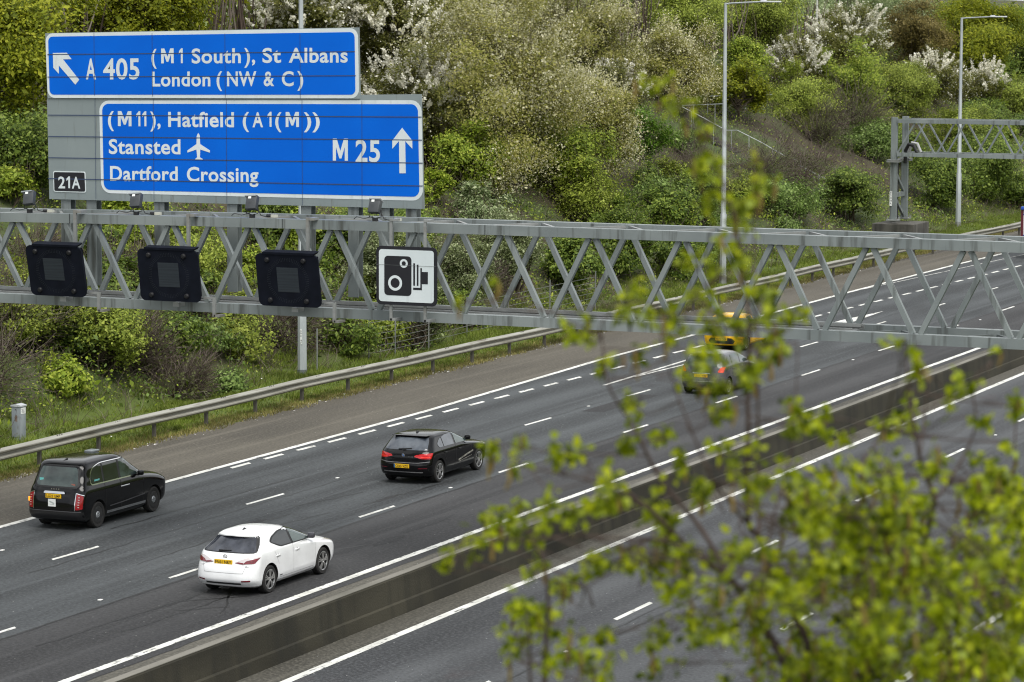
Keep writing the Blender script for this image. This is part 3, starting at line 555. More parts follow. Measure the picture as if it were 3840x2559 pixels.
def lamp_column(x, y, h, lab, arm=2.35, label_z=None, base_dark=False):
    t = empty('lamp_column', (x, y, 0), 0, lab, 'lamp column', 'street lamp columns on the verge')
    m = noisemat('lamp_column_steel', (.34, .37, .38), (.43, .46, .46), (2, 2, .8), .5, .3) if 'lamp_column_steel' not in MATS else MATS['lamp_column_steel']
    mb = MB(); mb.tube([(0, 0, .3), (0, 0, 3.2), (0, 0, 3.25), (0, 0, h - .45), (0, 0, h)], [.165, .150, .125, .075, .07], 8); mb.build('shaft', m, t, 30)
    mb = MB(); mb.tube([(0, 0, -.1), (0, 0, .34)], [.18, .18], 8); mb.build('base', galv if not base_dark else steel_dark, t, 30)
    mb = MB(); mb.tube([(0, 0, h - .06), (.3, 0, h - .02), (arm - .6, 0, h + .05)], [.045, .042, .04], 6); mb.build('arm', m, t, 40)
    mb = MB(); mb.box((arm - .15, 0, h + .055), (.95, .32, .07), bev=.03); mb.box((arm - .5, 0, h + .11), (.26, .16, .06), bev=.02); mb.build('lantern', pmat('lantern_grey', (.55, .57, .58), .4), t, 40)
    mb = MB(); mb.box((arm - .05, 0, h + .018), (.55, .22, .01)); mb.build('lens', pmat('lantern_lens', (.6, .62, .6), .2), t)
    if label_z:
        mb = MB(); mb.box((.035, -.152, label_z), (.075, .012, .52)); mb.build('number_label', paper, t)
        mb = MB()
        for i, ch in enumerate('A92 17'):
            if ch != ' ': letters(mb, ch, .01, .06, label_z + .17 - i * .083, .058, -.16, bold=.015)
        mb.build('label_digits', sign_black, t)
    return t
lamp_column(-49.41, 96.1, 14.2, 'lamp column behind the right signal box, its base beside the guard rail', label_z=1.48, base_dark=True)
lamp_column(-49.5, 139.2, 13.0, 'tall lamp column in the middle, crossing the hillside left of the railing')
lamp_column(-49.74, 181.0, 12.3, 'lamp column at the right, behind the truss of the far gantry')
mast_m = noisemat('mast_paint', (.42, .43, .38), (.52, .53, .48), (1, 1, 1), .6, .1)
for x, y, z, lab in ((-67.8, 209.4, 9, 'thin pale mast on the hilltop right of the tall lamp column'), (-82.5, 195.0, 10, 'thin mast in the dark gap above the middle of the hillside'), (-75.2, 242, 9.5, 'faint thin mast behind the white tree with upright flower sprays'), (-90, 168, 10.5, 'thin mast among bare trees above the upper blue sign')):
    mb = MB(); mb.tube([(0, 0, -.5), (0, 0, 7.5)], [.09, .06], 8); mb.tube([(0, 0, -.5), (0, 0, .4)], .13, 8); o = mb.build('mast', mast_m, None, 40); o.location = (x, y, z); tag(o, lab, 'mast', 'thin masts on the hilltop')
# cabinet behind the guard rail
cb = empty('roadside_cabinet', (-49.35, 78.0, 0), R(-4), 'slim grey roadside cabinet behind the guard rail at the left edge', 'cabinet')
cb.scale = (.66, .66, .68)
cabm = noisemat('cabinet_grey', (.20, .225, .245), (.27, .295, .31), (3, 3, 1), .6, c3=(.13, .13, .12), scale3=(4, 4, 2), lo3=.6, hi3=.8)
mb = MB(); mb.box((0, 0, .80), (.48, .40, 1.7), bev=.012); mb.build('body', cabm, cb, 40)
mb = MB(); mb.add([(-.27, -.23, 1.65), (.27, -.23, 1.65), (.27, .23, 1.65), (-.27, .23, 1.65), (-.27, -.23, 1.71), (.27, -.23, 1.71), (.27, .23, 1.71), (-.27, .23, 1.71), (0, -.23, 1.765), (0, .23, 1.765)], [(3, 2, 1, 0), (0, 1, 5, 8, 4), (2, 3, 7, 9, 6), (1, 2, 6, 5), (3, 0, 4, 7), (4, 8, 9, 7), (8, 5, 6, 9)]); mb.build('lid', noisemat('cabinet_lid', (.38, .40, .42), (.45, .47, .49), (3, 3, 3), .6), cb)
mb = MB(); mb.box((.246, 0, 1.47), (.008, .34, .26)); mb.build('sticker', paper, cb)
mb = MB()
for k in range(4): mb.box((.252, -.01, 1.54 - k * .05), (.003, .24 - .05 * (k % 2), .018))
mb.build('sticker_print', pmat('print_grey', (.2, .2, .22), .6), cb)
mb = MB(); mb.plate([(-.06, 1.02), (.07, 1.0), (.08, 1.25), (.0, 1.3), (-.07, 1.2)], -.208, -.203); mb.build('worn_patch', noisemat('rust_patch', (.10, .065, .05), (.25, .2, .17), (18, 18, 18), .8), cb)
mb = MB(); mb.box((-.02, -.204, 1.52), (.035, .012, .035)); mb.box((0, -.203, .33), (.47, .008, .008)); mb.build('door_gap', dark_plastic, cb)
# wire fence at the foot of the slope
wf = empty('wire_fence', (-49.4, 97, 0), 0, 'wire fence with thin pale posts among the shrubs behind the guard rail', 'fence')
P = [(-49.6, 97.6, 1.25), (-49.7, 101.9, 1.3), (-49.6, 103.9, 1.35), (-49.6, 106.8, 1.4), (-49.7, 110.5, 1.3), (-49.7, 114.5, 1.3), (-49.8, 119, 1.3), (-49.8, 124, 1.3)]
for x, y, h in P: mb = MB(); mb.box((x + 49.4, y - 97, h / 2 + .1), (.035, .035, h + .5)); mb.build('post', galv, wf)
mb = MB()
for k in range(6):
    for a, b in zip(P[1:], P[2:]): mb.bar((a[0] + 49.4, a[1] - 97, .3 + k * .22), (b[0] + 49.4, b[1] - 97, .3 + k * .22), .012, .012)
mb.build('wires', galv, wf)
# handrails of the stairs that climb the hillside
rail_p = noisemat('handrail_paint', (.30, .32, .32), (.40, .42, .42), (2, 2, 2), .5, .2)
def handrail(P, lab, posts, two=False):
    t = empty('stair_railing', (P[0][0], P[0][1], P[0][2] - 1), 0, lab, 'railing', 'railings of the hillside stairs'); o0 = Vector(P[0]) - Vector((0, 0, 1))
    Q = [Vector(q) - o0 for q in P]; mb = MB(); mb.tube(Q, .026, 6)
    mb.build('handrail', rail_p, t, 40)
    if two: mb = MB(); mb.tube([q - Vector((0, 0, .5)) for q in Q], .025, 6); mb.build('mid_rail', rail_p, t, 40)
    for i in range(len(Q) - 1):
        n_ = max(1, int((Q[i + 1] - Q[i]).length / posts))
        for k in range(n_): a = Q[i].lerp(Q[i + 1], (k + .5) / n_); mb = MB(); mb.box(tuple(a - Vector((0, 0, .6))), (.035, .035, 1.2)); mb.build('post', rail_p, t)
handrail([(-63.8, 171.4, 7.70), (-63.2, 186.5, 7.5)], 'upper level railing along the top landing of the stairs', 2.6)
handrail([(-63.0, 170.0, 7.26), (-62.7, 176.5, 7.2)], 'lower level railing just under the top one, ending at the lamp column', 2.4)
handrail([(-62.84, 169.5, 7.2), (-61.7, 169.6, 6.65), (-60.25, 169.7, 5.9), (-60.1, 171.2, 5.86), (-58.7, 171.3, 5.2), (-57.3, 171.4, 4.45)], 'long sloping stair railing with a short level landing in its middle', 1.6)
handrail([(-56.85, 171.4, 4.25), (-56.7, 173.0, 4.22)], 'short level railing at the bottom landing of the stairs', .8)
handrail([(-56.4, 171.2, 3.95), (-54.8, 171.3, 3.2)], 'lowest sloping stair railing, above the concrete plinth', .8)
stp = MB()
for k in range(22): stp.box((-62.8 + k * .37, 170.4, 6.1 - k * .185), (.38, 1.1, .16))
tag(stp.build('hillside_stairs', conc_pale), 'concrete stairs climbing the hillside beside the sloping railing', 'stairs')
# van cut by the right edge
vn = empty('box_van', (-39.5, 159.5, 0), R(90), 'white box van with blue roof edge, cut off by the right edge of the photo', 'van')
mb = MB(); mb.box((1.9, 0, 1.62), (3.8, 1.96, 1.9), bev=.04); mb.add([(3.8, -.95, .5), (5.4, -.92, .5), (5.5, -.9, 1.15), (4.7, -.86, 1.3), (4.25, -.8, 2.1), (3.8, -.82, 2.2), (3.8, .95, .5), (5.4, .92, .5), (5.5, .9, 1.15), (4.7, .86, 1.3), (4.25, .8, 2.1), (3.8, .82, 2.2)], [(0, 1, 2, 3, 4, 5), (11, 10, 9, 8, 7, 6), (0, 6, 7, 1), (1, 7, 8, 2), (2, 8, 9, 3), (3, 9, 10, 4), (4, 10, 11, 5), (5, 11, 6, 0)]); mb.build('body', pmat('van_white', (.75, .76, .78), .35, coat=.5), vn, 30)
mb = MB(); mb.box((.02, 0, 2.60), (.3, 2.02, .16), bev=.03); mb.box((-.012, 0, 2.28), (.02, 1.96, .06)); mb.box((-.012, 0, 1.2), (.02, 1.96, .06)); mb.build('blue_trim', pmat('van_blue', (.02, .08, .42), .4), vn)
for s in (-1, 1): mb = MB(); mb.box((-.015, s * .95, 1.6), (.06, .12, 1.9)); mb.build('corner_post', pmat('van_maroon', (.10, .012, .02), .5), vn)
for s in (-1, 1): mb = MB(); mb.box((-.02, s * .88, .56), (.05, .18, .22)); mb.build('tail_lamp', lamp_red, vn)
mb = MB(); mb.box((0, 0, .38), (.22, 2.0, .12), bev=.02); mb.build('bumper', paper, vn)
for x in (.9, 4.4):
    for s in (-1, 1): mb = MB(); mb.lathe([(.02, -.12), (.3, -.11), (.34, -.08), (.34, .08), (.3, .11), (.02, .12)], 20, c=(x, s * .85, .34)); mb.build('wheel', rubber, vn, 40)

# ---------------------------------------------------------------- cars
def pchip(xs, ys, x):
    """smooth monotone interpolation"""
    xs = np.asarray(xs, float); ys = np.asarray(ys, float); x = np.asarray(x, float); h = np.diff(xs); d = np.diff(ys) / h; m = np.zeros_like(ys)
    for i in range(1, len(xs) - 1):
        if d[i - 1] * d[i] > 0: w1, w2 = 2 * h[i] + h[i - 1], h[i] + 2 * h[i - 1]; m[i] = (w1 + w2) / (w1 / d[i - 1] + w2 / d[i])
    m[0], m[-1] = d[0], d[-1]; i = np.clip(np.searchsorted(xs, x) - 1, 0, len(xs) - 2); t = (x - xs[i]) / h[i]
    return ys[i] * (1 + 2 * t) * (1 - t) ** 2 + h[i] * m[i] * t * (1 - t) ** 2 + ys[i + 1] * t * t * (3 - 2 * t) + h[i] * m[i + 1] * t * t * (t - 1)
class CarShape:
    def __init__(s, prof, cr=.30, cy=.62, cf=.5, cfy=.62, m=2.15, hz=(.74, .95)):
        s.hz = hz
        s.p = np.array(prof, float); s.cr, s.cy, s.cf, s.cfy, s.m = cr, cy, cf, cfy, m
    def at(s, z):
        r, f, w = (float(pchip(s.p[:, 0], s.p[:, k], z)) for k in (1, 2, 3)); l = f - r
        return r, f, w, min(s.cr, .42 * l), min(s.cy, .92 * w), min(s.cfz(z), .42 * l), min(s.cfyz(z), .92 * w)
    def hood(s, z): a, b = s.hz; return max(0, min(1, (z - a) / (b - a - .03))) * max(0, min(1, (b + .06 - z) / .06))
    def cfz(s, z): return s.cf + (1.15 - s.cf) * s.hood(z)
    def cfyz(s, z): return s.cfy + (.84 - s.cfy) * s.hood(z)
    def rear(s, y, z):
        r, f, w, cr, cy, cf, cfy = s.at(z); q = (abs(y) - (w - cy)) / cy
        return r if q <= 0 else r + cr * (1 - max(0, 1 - min(q, 1) ** s.m) ** (1 / s.m))
    def front(s, y, z):
        r, f, w, cr, cy, cf, cfy = s.at(z); q = (abs(y) - (w - cfy)) / cfy
        return f if q <= 0 else f - cf * (1 - max(0, 1 - min(q, 1) ** s.m) ** (1 / s.m))
    def side(s, x, z):
        r, f, w, cr, cy, cf, cfy = s.at(z)
        if x < r + cr: q = min(1, (r + cr - x) / cr); return w - cy + cy * max(0, 1 - q ** s.m) ** (1 / s.m)
        if x > f - cf: q = min(1, (x - f + cf) / cf); return w - cfy + cfy * max(0, 1 - q ** s.m) ** (1 / s.m)
        return w
    def outline(s, z, nc=12, ns=16):
        r, f, w, cr, cy, cf, cfy = s.at(z); e = 2 / s.m; P = [(r, 0), (r, (w - cy) * .5)]
        for k in range(nc + 1): t = math.pi / 2 * k / nc; P.append((r + cr * (1 - math.cos(t) ** e), w - cy + cy * math.sin(t) ** e))
        for k in range(1, ns): P.append((r + cr + (f - cf - r - cr) * k / ns, w))
        for k in range(nc + 1): t = math.pi / 2 * (1 - k / nc); P.append((f - cf * (1 - math.cos(t) ** e), w - cfy + cfy * math.sin(t) ** e))
        P += [(f, (w - cfy) * .5), (f, 0)]
        return P + [(x, -y) for x, y in P[-2:0:-1]]
    def body(s, mats, arches, name, par, seam=None):
        zs_ = []
        for a, b in zip(s.p[:-1, 0], s.p[1:, 0]): n = max(2, int((b - a) / .02)); zs_ += [a + (b - a) * k / n for k in range(n)]
        zs_.append(s.p[-1, 0]); mb = MB(); n = None
        for z in zs_:
            P = s.outline(z); n = len(P); mb.v += [(x, y, z) for x, y in P]
        for i in range(len(zs_) - 1): mb.f += [(i * n + k, i * n + (k + 1) % n, (i + 1) * n + (k + 1) % n, (i + 1) * n + k) for k in range(n)]
        mb.f += [tuple(range(n - 1, -1, -1)), tuple((len(zs_) - 1) * n + k for k in range(n))]; mb.m = [0] * len(mb.f)
        o = mb.build(name, mats, par)
        cut = MB()
        for x, rad, zc in arches:
            for sg in (-1, 1):
                b = len(cut.v); K = 32; ym = s.side(x, zc)
                for yy in (sg * (ym - .26), sg * (ym + .2)): cut.v += [(x + rad * math.cos(2 * math.pi * k / K), yy, zc + rad * math.sin(2 * math.pi * k / K)) for k in range(K)]
                cut.f += [(b + k, b + (k + 1) % K, b + K + (k + 1) % K, b + K + k) for k in range(K)] + [tuple(b + k for k in range(K - 1, -1, -1)), tuple(b + K + k for k in range(K))]
        cut.m = [0] * len(cut.f); co = cut.build('cutter', arch_black, par)
        md = o.modifiers.new('b', 'BOOLEAN'); md.object = co; md.operation = 'DIFFERENCE'; md.solver = 'EXACT'; md.material_mode = 'TRANSFER'
        dg = bpy.context.evaluated_depsgraph_get(); dg.update(); me = bpy.data.meshes.new_from_object(o.evaluated_get(dg)); o.modifiers.clear(); old = o.data; o.data = me; bpy.data.meshes.remove(old)
        bpy.data.objects.remove(co); me.shade_smooth(); me.set_sharp_from_angle(angle=R(38)); return o
    def patch(s, surf, poly, off=.006, n=24, k=6, s0=None, s1=None, sg=1, rnd=0):
        """a thin panel following the skin; poly in (x, z) for the side, (y, z) for the rear and front"""
        if rnd: poly = roundpoly(poly, rnd)
        P = np.array(poly); a, b = P[:, 0].min(), P[:, 0].max(); a = a if s0 is None else max(a, s0); b = b if s1 is None else min(b, s1); vs = []; fs = []
        for i in range(n + 1):
            t = a + (b - a) * (.002 + .996 * i / n); zz = []
            for q in range(len(P)):
                p0, p1 = P[q], P[(q + 1) % len(P)]
                if (p0[0] <= t < p1[0]) or (p1[0] <= t < p0[0]): zz.append(p0[1] + (p1[1] - p0[1]) * (t - p0[0]) / (p1[0] - p0[0]))
            z0, z1 = (min(zz), max(zz)) if zz else (P[0, 1], P[0, 1])
            for j in range(k + 1):
                z = z0 + (z1 - z0) * j / k
                fn = {'side': s.side, 'rear': s.rear, 'front': s.front}[surf]; z2 = min(z + .012, s.p[-1, 0] - .001); k_ = min(3.5, math.sqrt(1 + ((fn(t, z2) - fn(t, z - .012)) / (z2 - z + .012)) ** 2)); o_ = off * k_
                vs.append((t, sg * (fn(t, z) + o_), z) if surf == 'side' else ((fn(t, z) - o_, t, z) if surf == 'rear' else (fn(t, z) + o_, t, z)))
        fs = [(i * (k + 1) + j, (i + 1) * (k + 1) + j, (i + 1) * (k + 1) + j + 1, i * (k + 1) + j + 1) for i in range(n) for j in range(k)]
        return MB().add(vs, fs)
def roundpoly(P, r, n=5):
    out = []; N = len(P)
    for i in range(N):
        a, b, c = (np.array(P[(i + d) % N], float) for d in (-1, 0, 1)); u = a - b; v = c - b; lu, lv = np.linalg.norm(u), np.linalg.norm(v); d = min(r, lu * .45, lv * .45); p0 = b + u / lu * d; p1 = b + v / lv * d
        for k in range(n + 1): t = k / n; out.append(tuple(p0 * (1 - t) ** 2 + 2 * b * t * (1 - t) + p1 * t * t))
    return out
def paintmat(name, col, rough=.25, flake=None, coat=.4, spec=.5): return noisemat(name, col, flake or tuple(c * 1.12 for c in col), (2, 2, 2), rough, 0, coat=coat, spec=spec)
glass_d = noisemat('window_glass_dark', (.006, .008, .009), (.02, .026, .026), (1.3, 1.3, 2.5), .06, spec=.6, coat=.3)
glass_l = noisemat('window_glass_clear', (.015, .024, .023), (.065, .092, .086), (1.5, 1.5, 3), .06, spec=.6, coat=.3)
glass_g = noisemat('window_glass_grey', (.035, .042, .055), (.10, .115, .135), (2.2, 2.2, 2.2), .07, spec=.6, coat=.3)
glass_w = noisemat('window_glass_cloudy', (.012, .014, .02), (.05, .055, .07), (3, 3, 3), .06, spec=.6, coat=.3)
def wheel(par, x, y, rad, wid, sg, kind):
    w = empty('wheel', (x, y, rad)); w.parent = par
    mb = MB(); q = wid / 2; mb.lathe([(rad * .68, -q * .9), (rad * .92, -q), (rad, -q * .75), (rad, q * .75), (rad * .92, q), (rad * .68, q * .9)], 32); mb.build('tyre', rubber, w, 40)
    mb = MB(); yo = sg * q
    mb.lathe([(.0, yo * .55), (rad * .66, yo * .55), (rad * .70, yo * .9)], 28)
    mb.build('wheel_well', dark_plastic, w, 40)
    mb = MB()
    if kind == 'cab':
        mb.lathe([(.0, yo * .98), (rad * .17, yo * .98), (rad * .24, yo * .94), (rad * .27, yo * .8)], 24); mb.build('hub_cap', noisemat('hub_cap_grey', (.34, .36, .38), (.42, .44, .46), (8, 8, 8), .45, .4), w, 40)
        mb = MB(); mb.lathe([(rad * .08, yo * .99 + sg * .004), (rad * .115, yo * .99 + sg * .004)], 20)
        for k in range(8): t = 2 * math.pi * k / 8; mb.box((rad * .21 * math.cos(t), yo * .965, rad * .21 * math.sin(t)), (.018, .012, .018))
        mb.build('hub_detail', dark_plastic, w)
        mb = MB(); mb.lathe([(rad * .28, yo * .84), (rad * .60, yo * .9), (rad * .66, yo * .86)], 28); mb.build('rim', noisemat('black_rim', (.012, .012, .013), (.03, .03, .03), (9, 9, 9), .5), w, 40)
    else:
        n = 5
        mb.lathe([(rad * .63, yo * .80), (rad * .69, yo * .96), (rad * .72, yo * .93)], 32)
        mb.lathe([(0, yo * .95), (rad * .12, yo * .94), (rad * .15, yo * .8)], 18)
        for k in range(n):
            for dt in ((-.16, .16) if kind == 'double' else (-.2, .0, .2)):
                t = 2 * math.pi * k / n + .3; a0, a1 = t + dt * .4, t + dt * 1.25
                mb.bar((rad * .10 * math.cos(a0), yo * .92, rad * .10 * math.sin(a0)), (rad * .66 * math.cos(a1), yo * .90, rad * .66 * math.sin(a1)), rad * .075, rad * .05, up=(0, 1, 0))
        mb.build('rim', alloy if kind != 'dark' else MATS['alloy_metal'], w, 30)
    return w
def plate_text(par, y0, z0, x, text, band=False, pw=.52, ph=.112, tilt=0):
    e = empty('number_plate', (x, y0, z0)); e.parent = par; e.rotation_euler = (0, tilt, 0)
    mb = MB(); mb.box((0, 0, 0), (.014, pw, ph), bev=.004); mb.build('plate', plate_y, e)
    a, b = -pw / 2 + (.06 if band else .03), pw / 2 - .03; V, F = txt(text, a, b, -ph * .33, ph * .66, bold=.02)
    mb = MB(); mb.add([(-.0085, -q[0], q[1]) for q in V], F); mb.build('plate_characters', sign_black, e)
    if band: mb = MB(); mb.box((-.0085, pw / 2 - .025, 0), (.004, .045, ph * .95)); mb.build('country_band', pmat('band_blue', (.03, .11, .25), .5), e)
def car(name, pos, prof, label, paint, arches, R_, wheels='double', wid=.21, scl=(1, 1, 1), **kw):
    t = empty(name, (pos[0], pos[1], 0), R(90), label, 'car' if name != 'taxi' else 'taxi'); t.scale = scl; sh = CarShape(prof, **kw)
    sh.body([paint], [(x, R_ + .055, R_ + .01) for x in arches], 'body', t)
    for x in arches:
        for sg in (-1, 1): y = sh.side(x, .5) - wid / 2 - .005; wheel(t, x, sg * y, R_, wid, sg, wheels)
    mb = MB(); r, f, w = sh.at(sh.p[1, 0])[:3]; mb.box(((r + f) / 2, 0, .22), (f - r - .7, 2 * (w - .28), .16)); mb.build('underbody', arch_black, t)
    return t, sh
def mirror_pair(t, sh, x, z, m, dark):
    for sg in (-1, 1):
        y = sh.side(x, z); mb = MB(); mb.box((x - .02, sg * (y + .12), z + .05), (.12, .19, .14), Matrix.Rotation(R(-sg * 12), 3, 'Z'), 0, .04); mb.bar((x + .02, sg * (y - .02), z - .02), (x, sg * (y + .08), z + .02), .05, .04); mb.build('wing_mirror', m, t, 40)
def line_patch(sh, surf, pts, w=.012, off=.004, sg=1, n=14):
    """a narrow groove drawn on the skin through the given points"""
    mb = MB()
    for (a0, z0), (a1, z1) in zip(pts[:-1], pts[1:]):
        l = math.hypot(a1 - a0, z1 - z0); nx_, nz = -(z1 - z0) / l * w / 2, (a1 - a0) / l * w / 2; vs = []
        for i in range(n + 1):
            a, z = a0 + (a1 - a0) * i / n, z0 + (z1 - z0) * i / n
            for q in (-1, 1):
                aa, zz = a + q * nx_, z + q * nz
                vs.append((aa, sg * (sh.side(aa, zz) + off), zz) if surf == 'side' else (sh.rear(aa, zz) - off, aa, zz))
        mb.add(vs, [(2 * i, 2 * i + 1, 2 * i + 3, 2 * i + 2) for i in range(n)])
    return mb
gap_m = pmat('shut_line', (.01, .01, .011), .8)
def sides(t, f):
    for sg in (-1, 1): f(sg)
# --- black taxi
PR = [(.22, .28, 4.55, .84), (.30, .09, 4.76, .90), (.45, .01, 4.85, .93), (.70, .02, 4.86, .94), (.90, .06, 4.83, .94), (1.00, .09, 4.70, .935), (1.08, .11, 4.35, .92), (1.13, .13, 3.90, .905), (1.17, .15, 3.66, .89), (1.30, .20, 3.42, .86), (1.45, .27, 3.15, .825), (1.60, .32, 2.92, .80), (1.72, .37, 2.72, .765), (1.79, .44, 2.58, .72), (1.83, .58, 2.42, .63), (1.86, .88, 2.1, .44), (1.88, 1.4, 1.6, .1)]
blk = paintmat('black_paint', (.003, .003, .0035), .12, coat=.12, spec=.3)
t, sh = car('taxi', (-40.357, 65.279), PR, 'black London style taxi cab with a large rear window and chrome window line', blk, (.90, 3.885), .355, 'cab', .23, scl=(.908, .84, .90), cr=.22, cy=.5, hz=(.86, 1.12))
sh.patch('rear', [(-.70, 1.19), (.70, 1.19), (.60, 1.69), (-.60, 1.69)], rnd=.10).build('rear_window', glass_l, t, 60)
sh.patch('rear', [(-.76, 1.15), (.76, 1.15), (.66, 1.74), (-.66, 1.74)], off=.003, rnd=.12).build('rear_window_surround', dark_plastic, t, 60)
sh.patch('front', [(-.76, 1.20), (.76, 1.20), (.62, 1.75), (-.62, 1.75)], off=.012, rnd=.08).build('windscreen', glass_d, t, 60)
WP = [(.62, 1.22), (3.2, 1.20), (2.62, 1.70), (1.2, 1.71), (.80, 1.62), (.62, 1.40)]
def f(sg):
    sh.patch('side', [(.58, 1.185), (3.28, 1.165), (2.62, 1.735), (1.2, 1.745), (.76, 1.65), (.58, 1.42)], off=.004, sg=sg, n=40, rnd=.16).build('window_chrome', chrome, t, 60)
    sh.patch('side', [(.605, 1.215), (3.22, 1.195), (2.61, 1.715), (1.2, 1.725), (.78, 1.63), (.605, 1.41)], off=.007, sg=sg, n=40, rnd=.16).build('window_frame', dark_plastic, t, 60)
    for a, b, g in ((.64, 1.22, glass_d), (1.30, 2.05, glass_d), (2.14, 3.12, glass_l)): sh.patch('side', WP, off=.010, sg=sg, s0=a, s1=b, n=16, rnd=.14).build('side_window', g, t, 60)
    sh.patch('side', [(1.35, .33), (3.42, .33), (3.42, .40), (1.35, .40)], off=.006, sg=sg).build('sill_trim', chrome, t)
    line_patch(sh, 'side', [(1.5, .52), (2.2, .54), (3.35, .60)], .03, .004, sg).build('door_crease', noisemat('black_crease', (.05, .05, .055), (.07, .07, .075), (3, 3, 3), .4), t)
    mb = MB(); mb.box((2.3, sg * (sh.side(2.3, .97) + .012), .97), (.46, .022, .035), bev=.01); mb.build('door_handle', chrome, t)
    line_patch(sh, 'side', [(2.10, .42), (2.10, 1.17)], .012, .004, sg).build('door_gap', gap_m, t); line_patch(sh, 'side', [(1.28, .62), (1.28, 1.17)], .012, .004, sg).build('door_gap', gap_m, t); line_patch(sh, 'side', [(3.28, .42), (3.30, 1.12)], .012, .004, sg).build('door_gap', gap_m, t)
    h = 'rear'; ya, yb = .70, .90
    l = sh.patch('rear', [(sg * ya, .58), (sg * yb, .60), (sg * .905, .95), (sg * .72, 1.02)] if sg > 0 else [(-.905, .95), (-.90, .60), (-.70, .58), (-.72, 1.02)], off=.008, rnd=.05).build('tail_lamp', lamp_dim, t, 60)
    mb = MB()
    for k in range(5): mb.box((sh.rear(.79, .66 + k * .065) - .012, sg * .79, .66 + k * .065), (.006, .07, .022))
    mb.build('lamp_segments', lamp_clear if sg < 0 else pmat('lamp_segments_dim', (.5, .25, .25), .4), l)
    line_patch(sh, 'rear', [(sg * .69, .56), (sg * .70, 1.03), (sg * .91, .97)], .018, .009).build('lamp_trim', chrome, t)
    sh.patch('front', [(sg * .62, .78), (sg * .86, .78), (sg * .86, .98), (sg * .62, .98)], off=.01, rnd=.08).build('headlight', lamp_clear, t, 60)
sides(t, f)
mb = MB(); mb.box((sh.rear(.885, .80) - .02, .885, .80), (.03, .06, .12), bev=.015); mb.build('indicator', lamp_orange, t)
sh.patch('rear', [(-.36, 1.0), (.36, 1.0), (.34, 1.06), (-.34, 1.06)], off=.03, rnd=.02).build('boot_handle', chrome, t)
mb = MB()
for k in range(4): mb.box((sh.rear(0, 1.11) - .006, .12 - k * .08, 1.115), (.006, .03, .03))
mb.build('badge_letters', chrome, t)
plate_text(t, .02, .93, sh.rear(0, .93) - .02, 'LG22 UMP')
mb = MB(); mb.box((sh.rear(0, .76) - .014, .05, .75), (.012, .25, .20)); mb.build('licence_plate', paper, t)
mb = MB(); mb.box((sh.rear(0, .76) - .0215, .05, .76), (.002, .17, .04), Matrix.Rotation(R(20), 3, 'X')); mb.box((sh.rear(0, .76) - .0215, .05, .71), (.002, .15, .012)); mb.build('plate_print', pmat('print_green_grey', (.38, .42, .40), .6), t)
sh.patch('rear', [(-.93, .30), (.93, .30), (.93, .52), (-.93, .52)], off=.02).build('bumper', paintmat('bumper_black', (.006, .006, .007), .4, coat=.2), t, 60)
sh.patch('rear', [(-.88, .525), (.88, .525), (.88, .545), (-.88, .545)], off=.024).build('bumper_edge', noisemat('bumper_edge', (.06, .06, .065), (.08, .08, .085), (3, 3, 3), .4), t)
mb = MB(); mb.box((2.25, .15, 1.875), (.38, .30, .06), bev=.025); mb.build('roof_hatch', noisemat('roof_hatch_grey', (.25, .28, .29), (.32, .35, .36), (3, 3, 3), .3), t, 40)
mb = MB(); mb.bar((.52, 0, 1.80), (.75, 0, 1.868), .035, .03); mb.build('aerial', dark_plastic, t)
mirror_pair(t, sh, 3.05, 1.18, blk, None)
mb = MB(); mb.box((sh.rear(.55, 1.33) - .01, .52, 1.33), (.004, .13, .11)); mb.build('window_sticker', pmat('sticker_teal', (.15, .5, .48), .6), t)
mb = MB(); mb.box((sh.rear(-.55, 1.25) - .01, -.56, 1.245), (.004, .13, .05)); mb.build('window_sticker', pmat('sticker_red', (.32, .12, .09), .6), t)
mb = MB(); mb.box((.92, -(sh.side(.92, 1.30) + .013), 1.29), (.26, .004, .07)); mb.build('window_sticker', MATS['sticker_teal'], t)
# --- white hatchback
PR = [(.18, .30, 4.0, .77), (.26, .09, 4.24, .85), (.42, .00, 4.31, .88), (.58, .02, 4.32, .8825), (.68, .05, 4.28, .8825), (.76, .085, 4.16, .88), (.84, .115, 3.92, .874), (.91, .145, 3.55, .864), (.975, .18, 3.2, .848), (1.06, .26, 3.02, .805), (1.16, .38, 2.78, .745), (1.26, .51, 2.52, .69), (1.34, .62, 2.27, .63), (1.385, .74, 2.1, .57), (1.415, .95, 1.9, .45), (1.432, 1.2, 1.65, .30), (1.44, 1.4, 1.5, .1)]
wht = paintmat('white_paint', (.74, .75, .76), .25)
t, sh = car('hatchback_car', (-32.438, 59.292), PR, 'white hatchback in the outer lane beside the concrete barrier', wht, (.83, 3.43), .325, 'triple', .215, scl=(.978, .845, .927), cr=.34, cy=.66)
sh.patch('rear', [(-.745, 1.02), (.745, 1.02), (.69, 1.12), (.55, 1.325), (-.55, 1.325), (-.69, 1.12)], rnd=.06, n=32).build('rear_window', glass_w, t, 60)
sh.patch('rear', [(-.78, 1.0), (.78, 1.0), (.735, 1.13), (.60, 1.345), (-.60, 1.345), (-.735, 1.13)], off=.003, rnd=.07, n=32).build('rear_window_surround', dark_plastic, t, 60)
sh.patch('front', [(-.74, 1.02), (.74, 1.02), (.58, 1.36), (-.58, 1.36)], off=.014, rnd=.06).build('windscreen', glass_d, t, 60)
mb = MB()
P = [(sh.rear(y, 1.36) - .16 + .10 * abs(y), y) for y in np.linspace(-.565, .565, 15)]
for x, y in P: mb.v += [(x, y, 1.368 - .05 * abs(y)), (x + .34, y * .96, 1.405 - .07 * abs(y)), (x + .34, y * .96, 1.33 - .05 * abs(y)), (x, y, 1.345 - .05 * abs(y))]
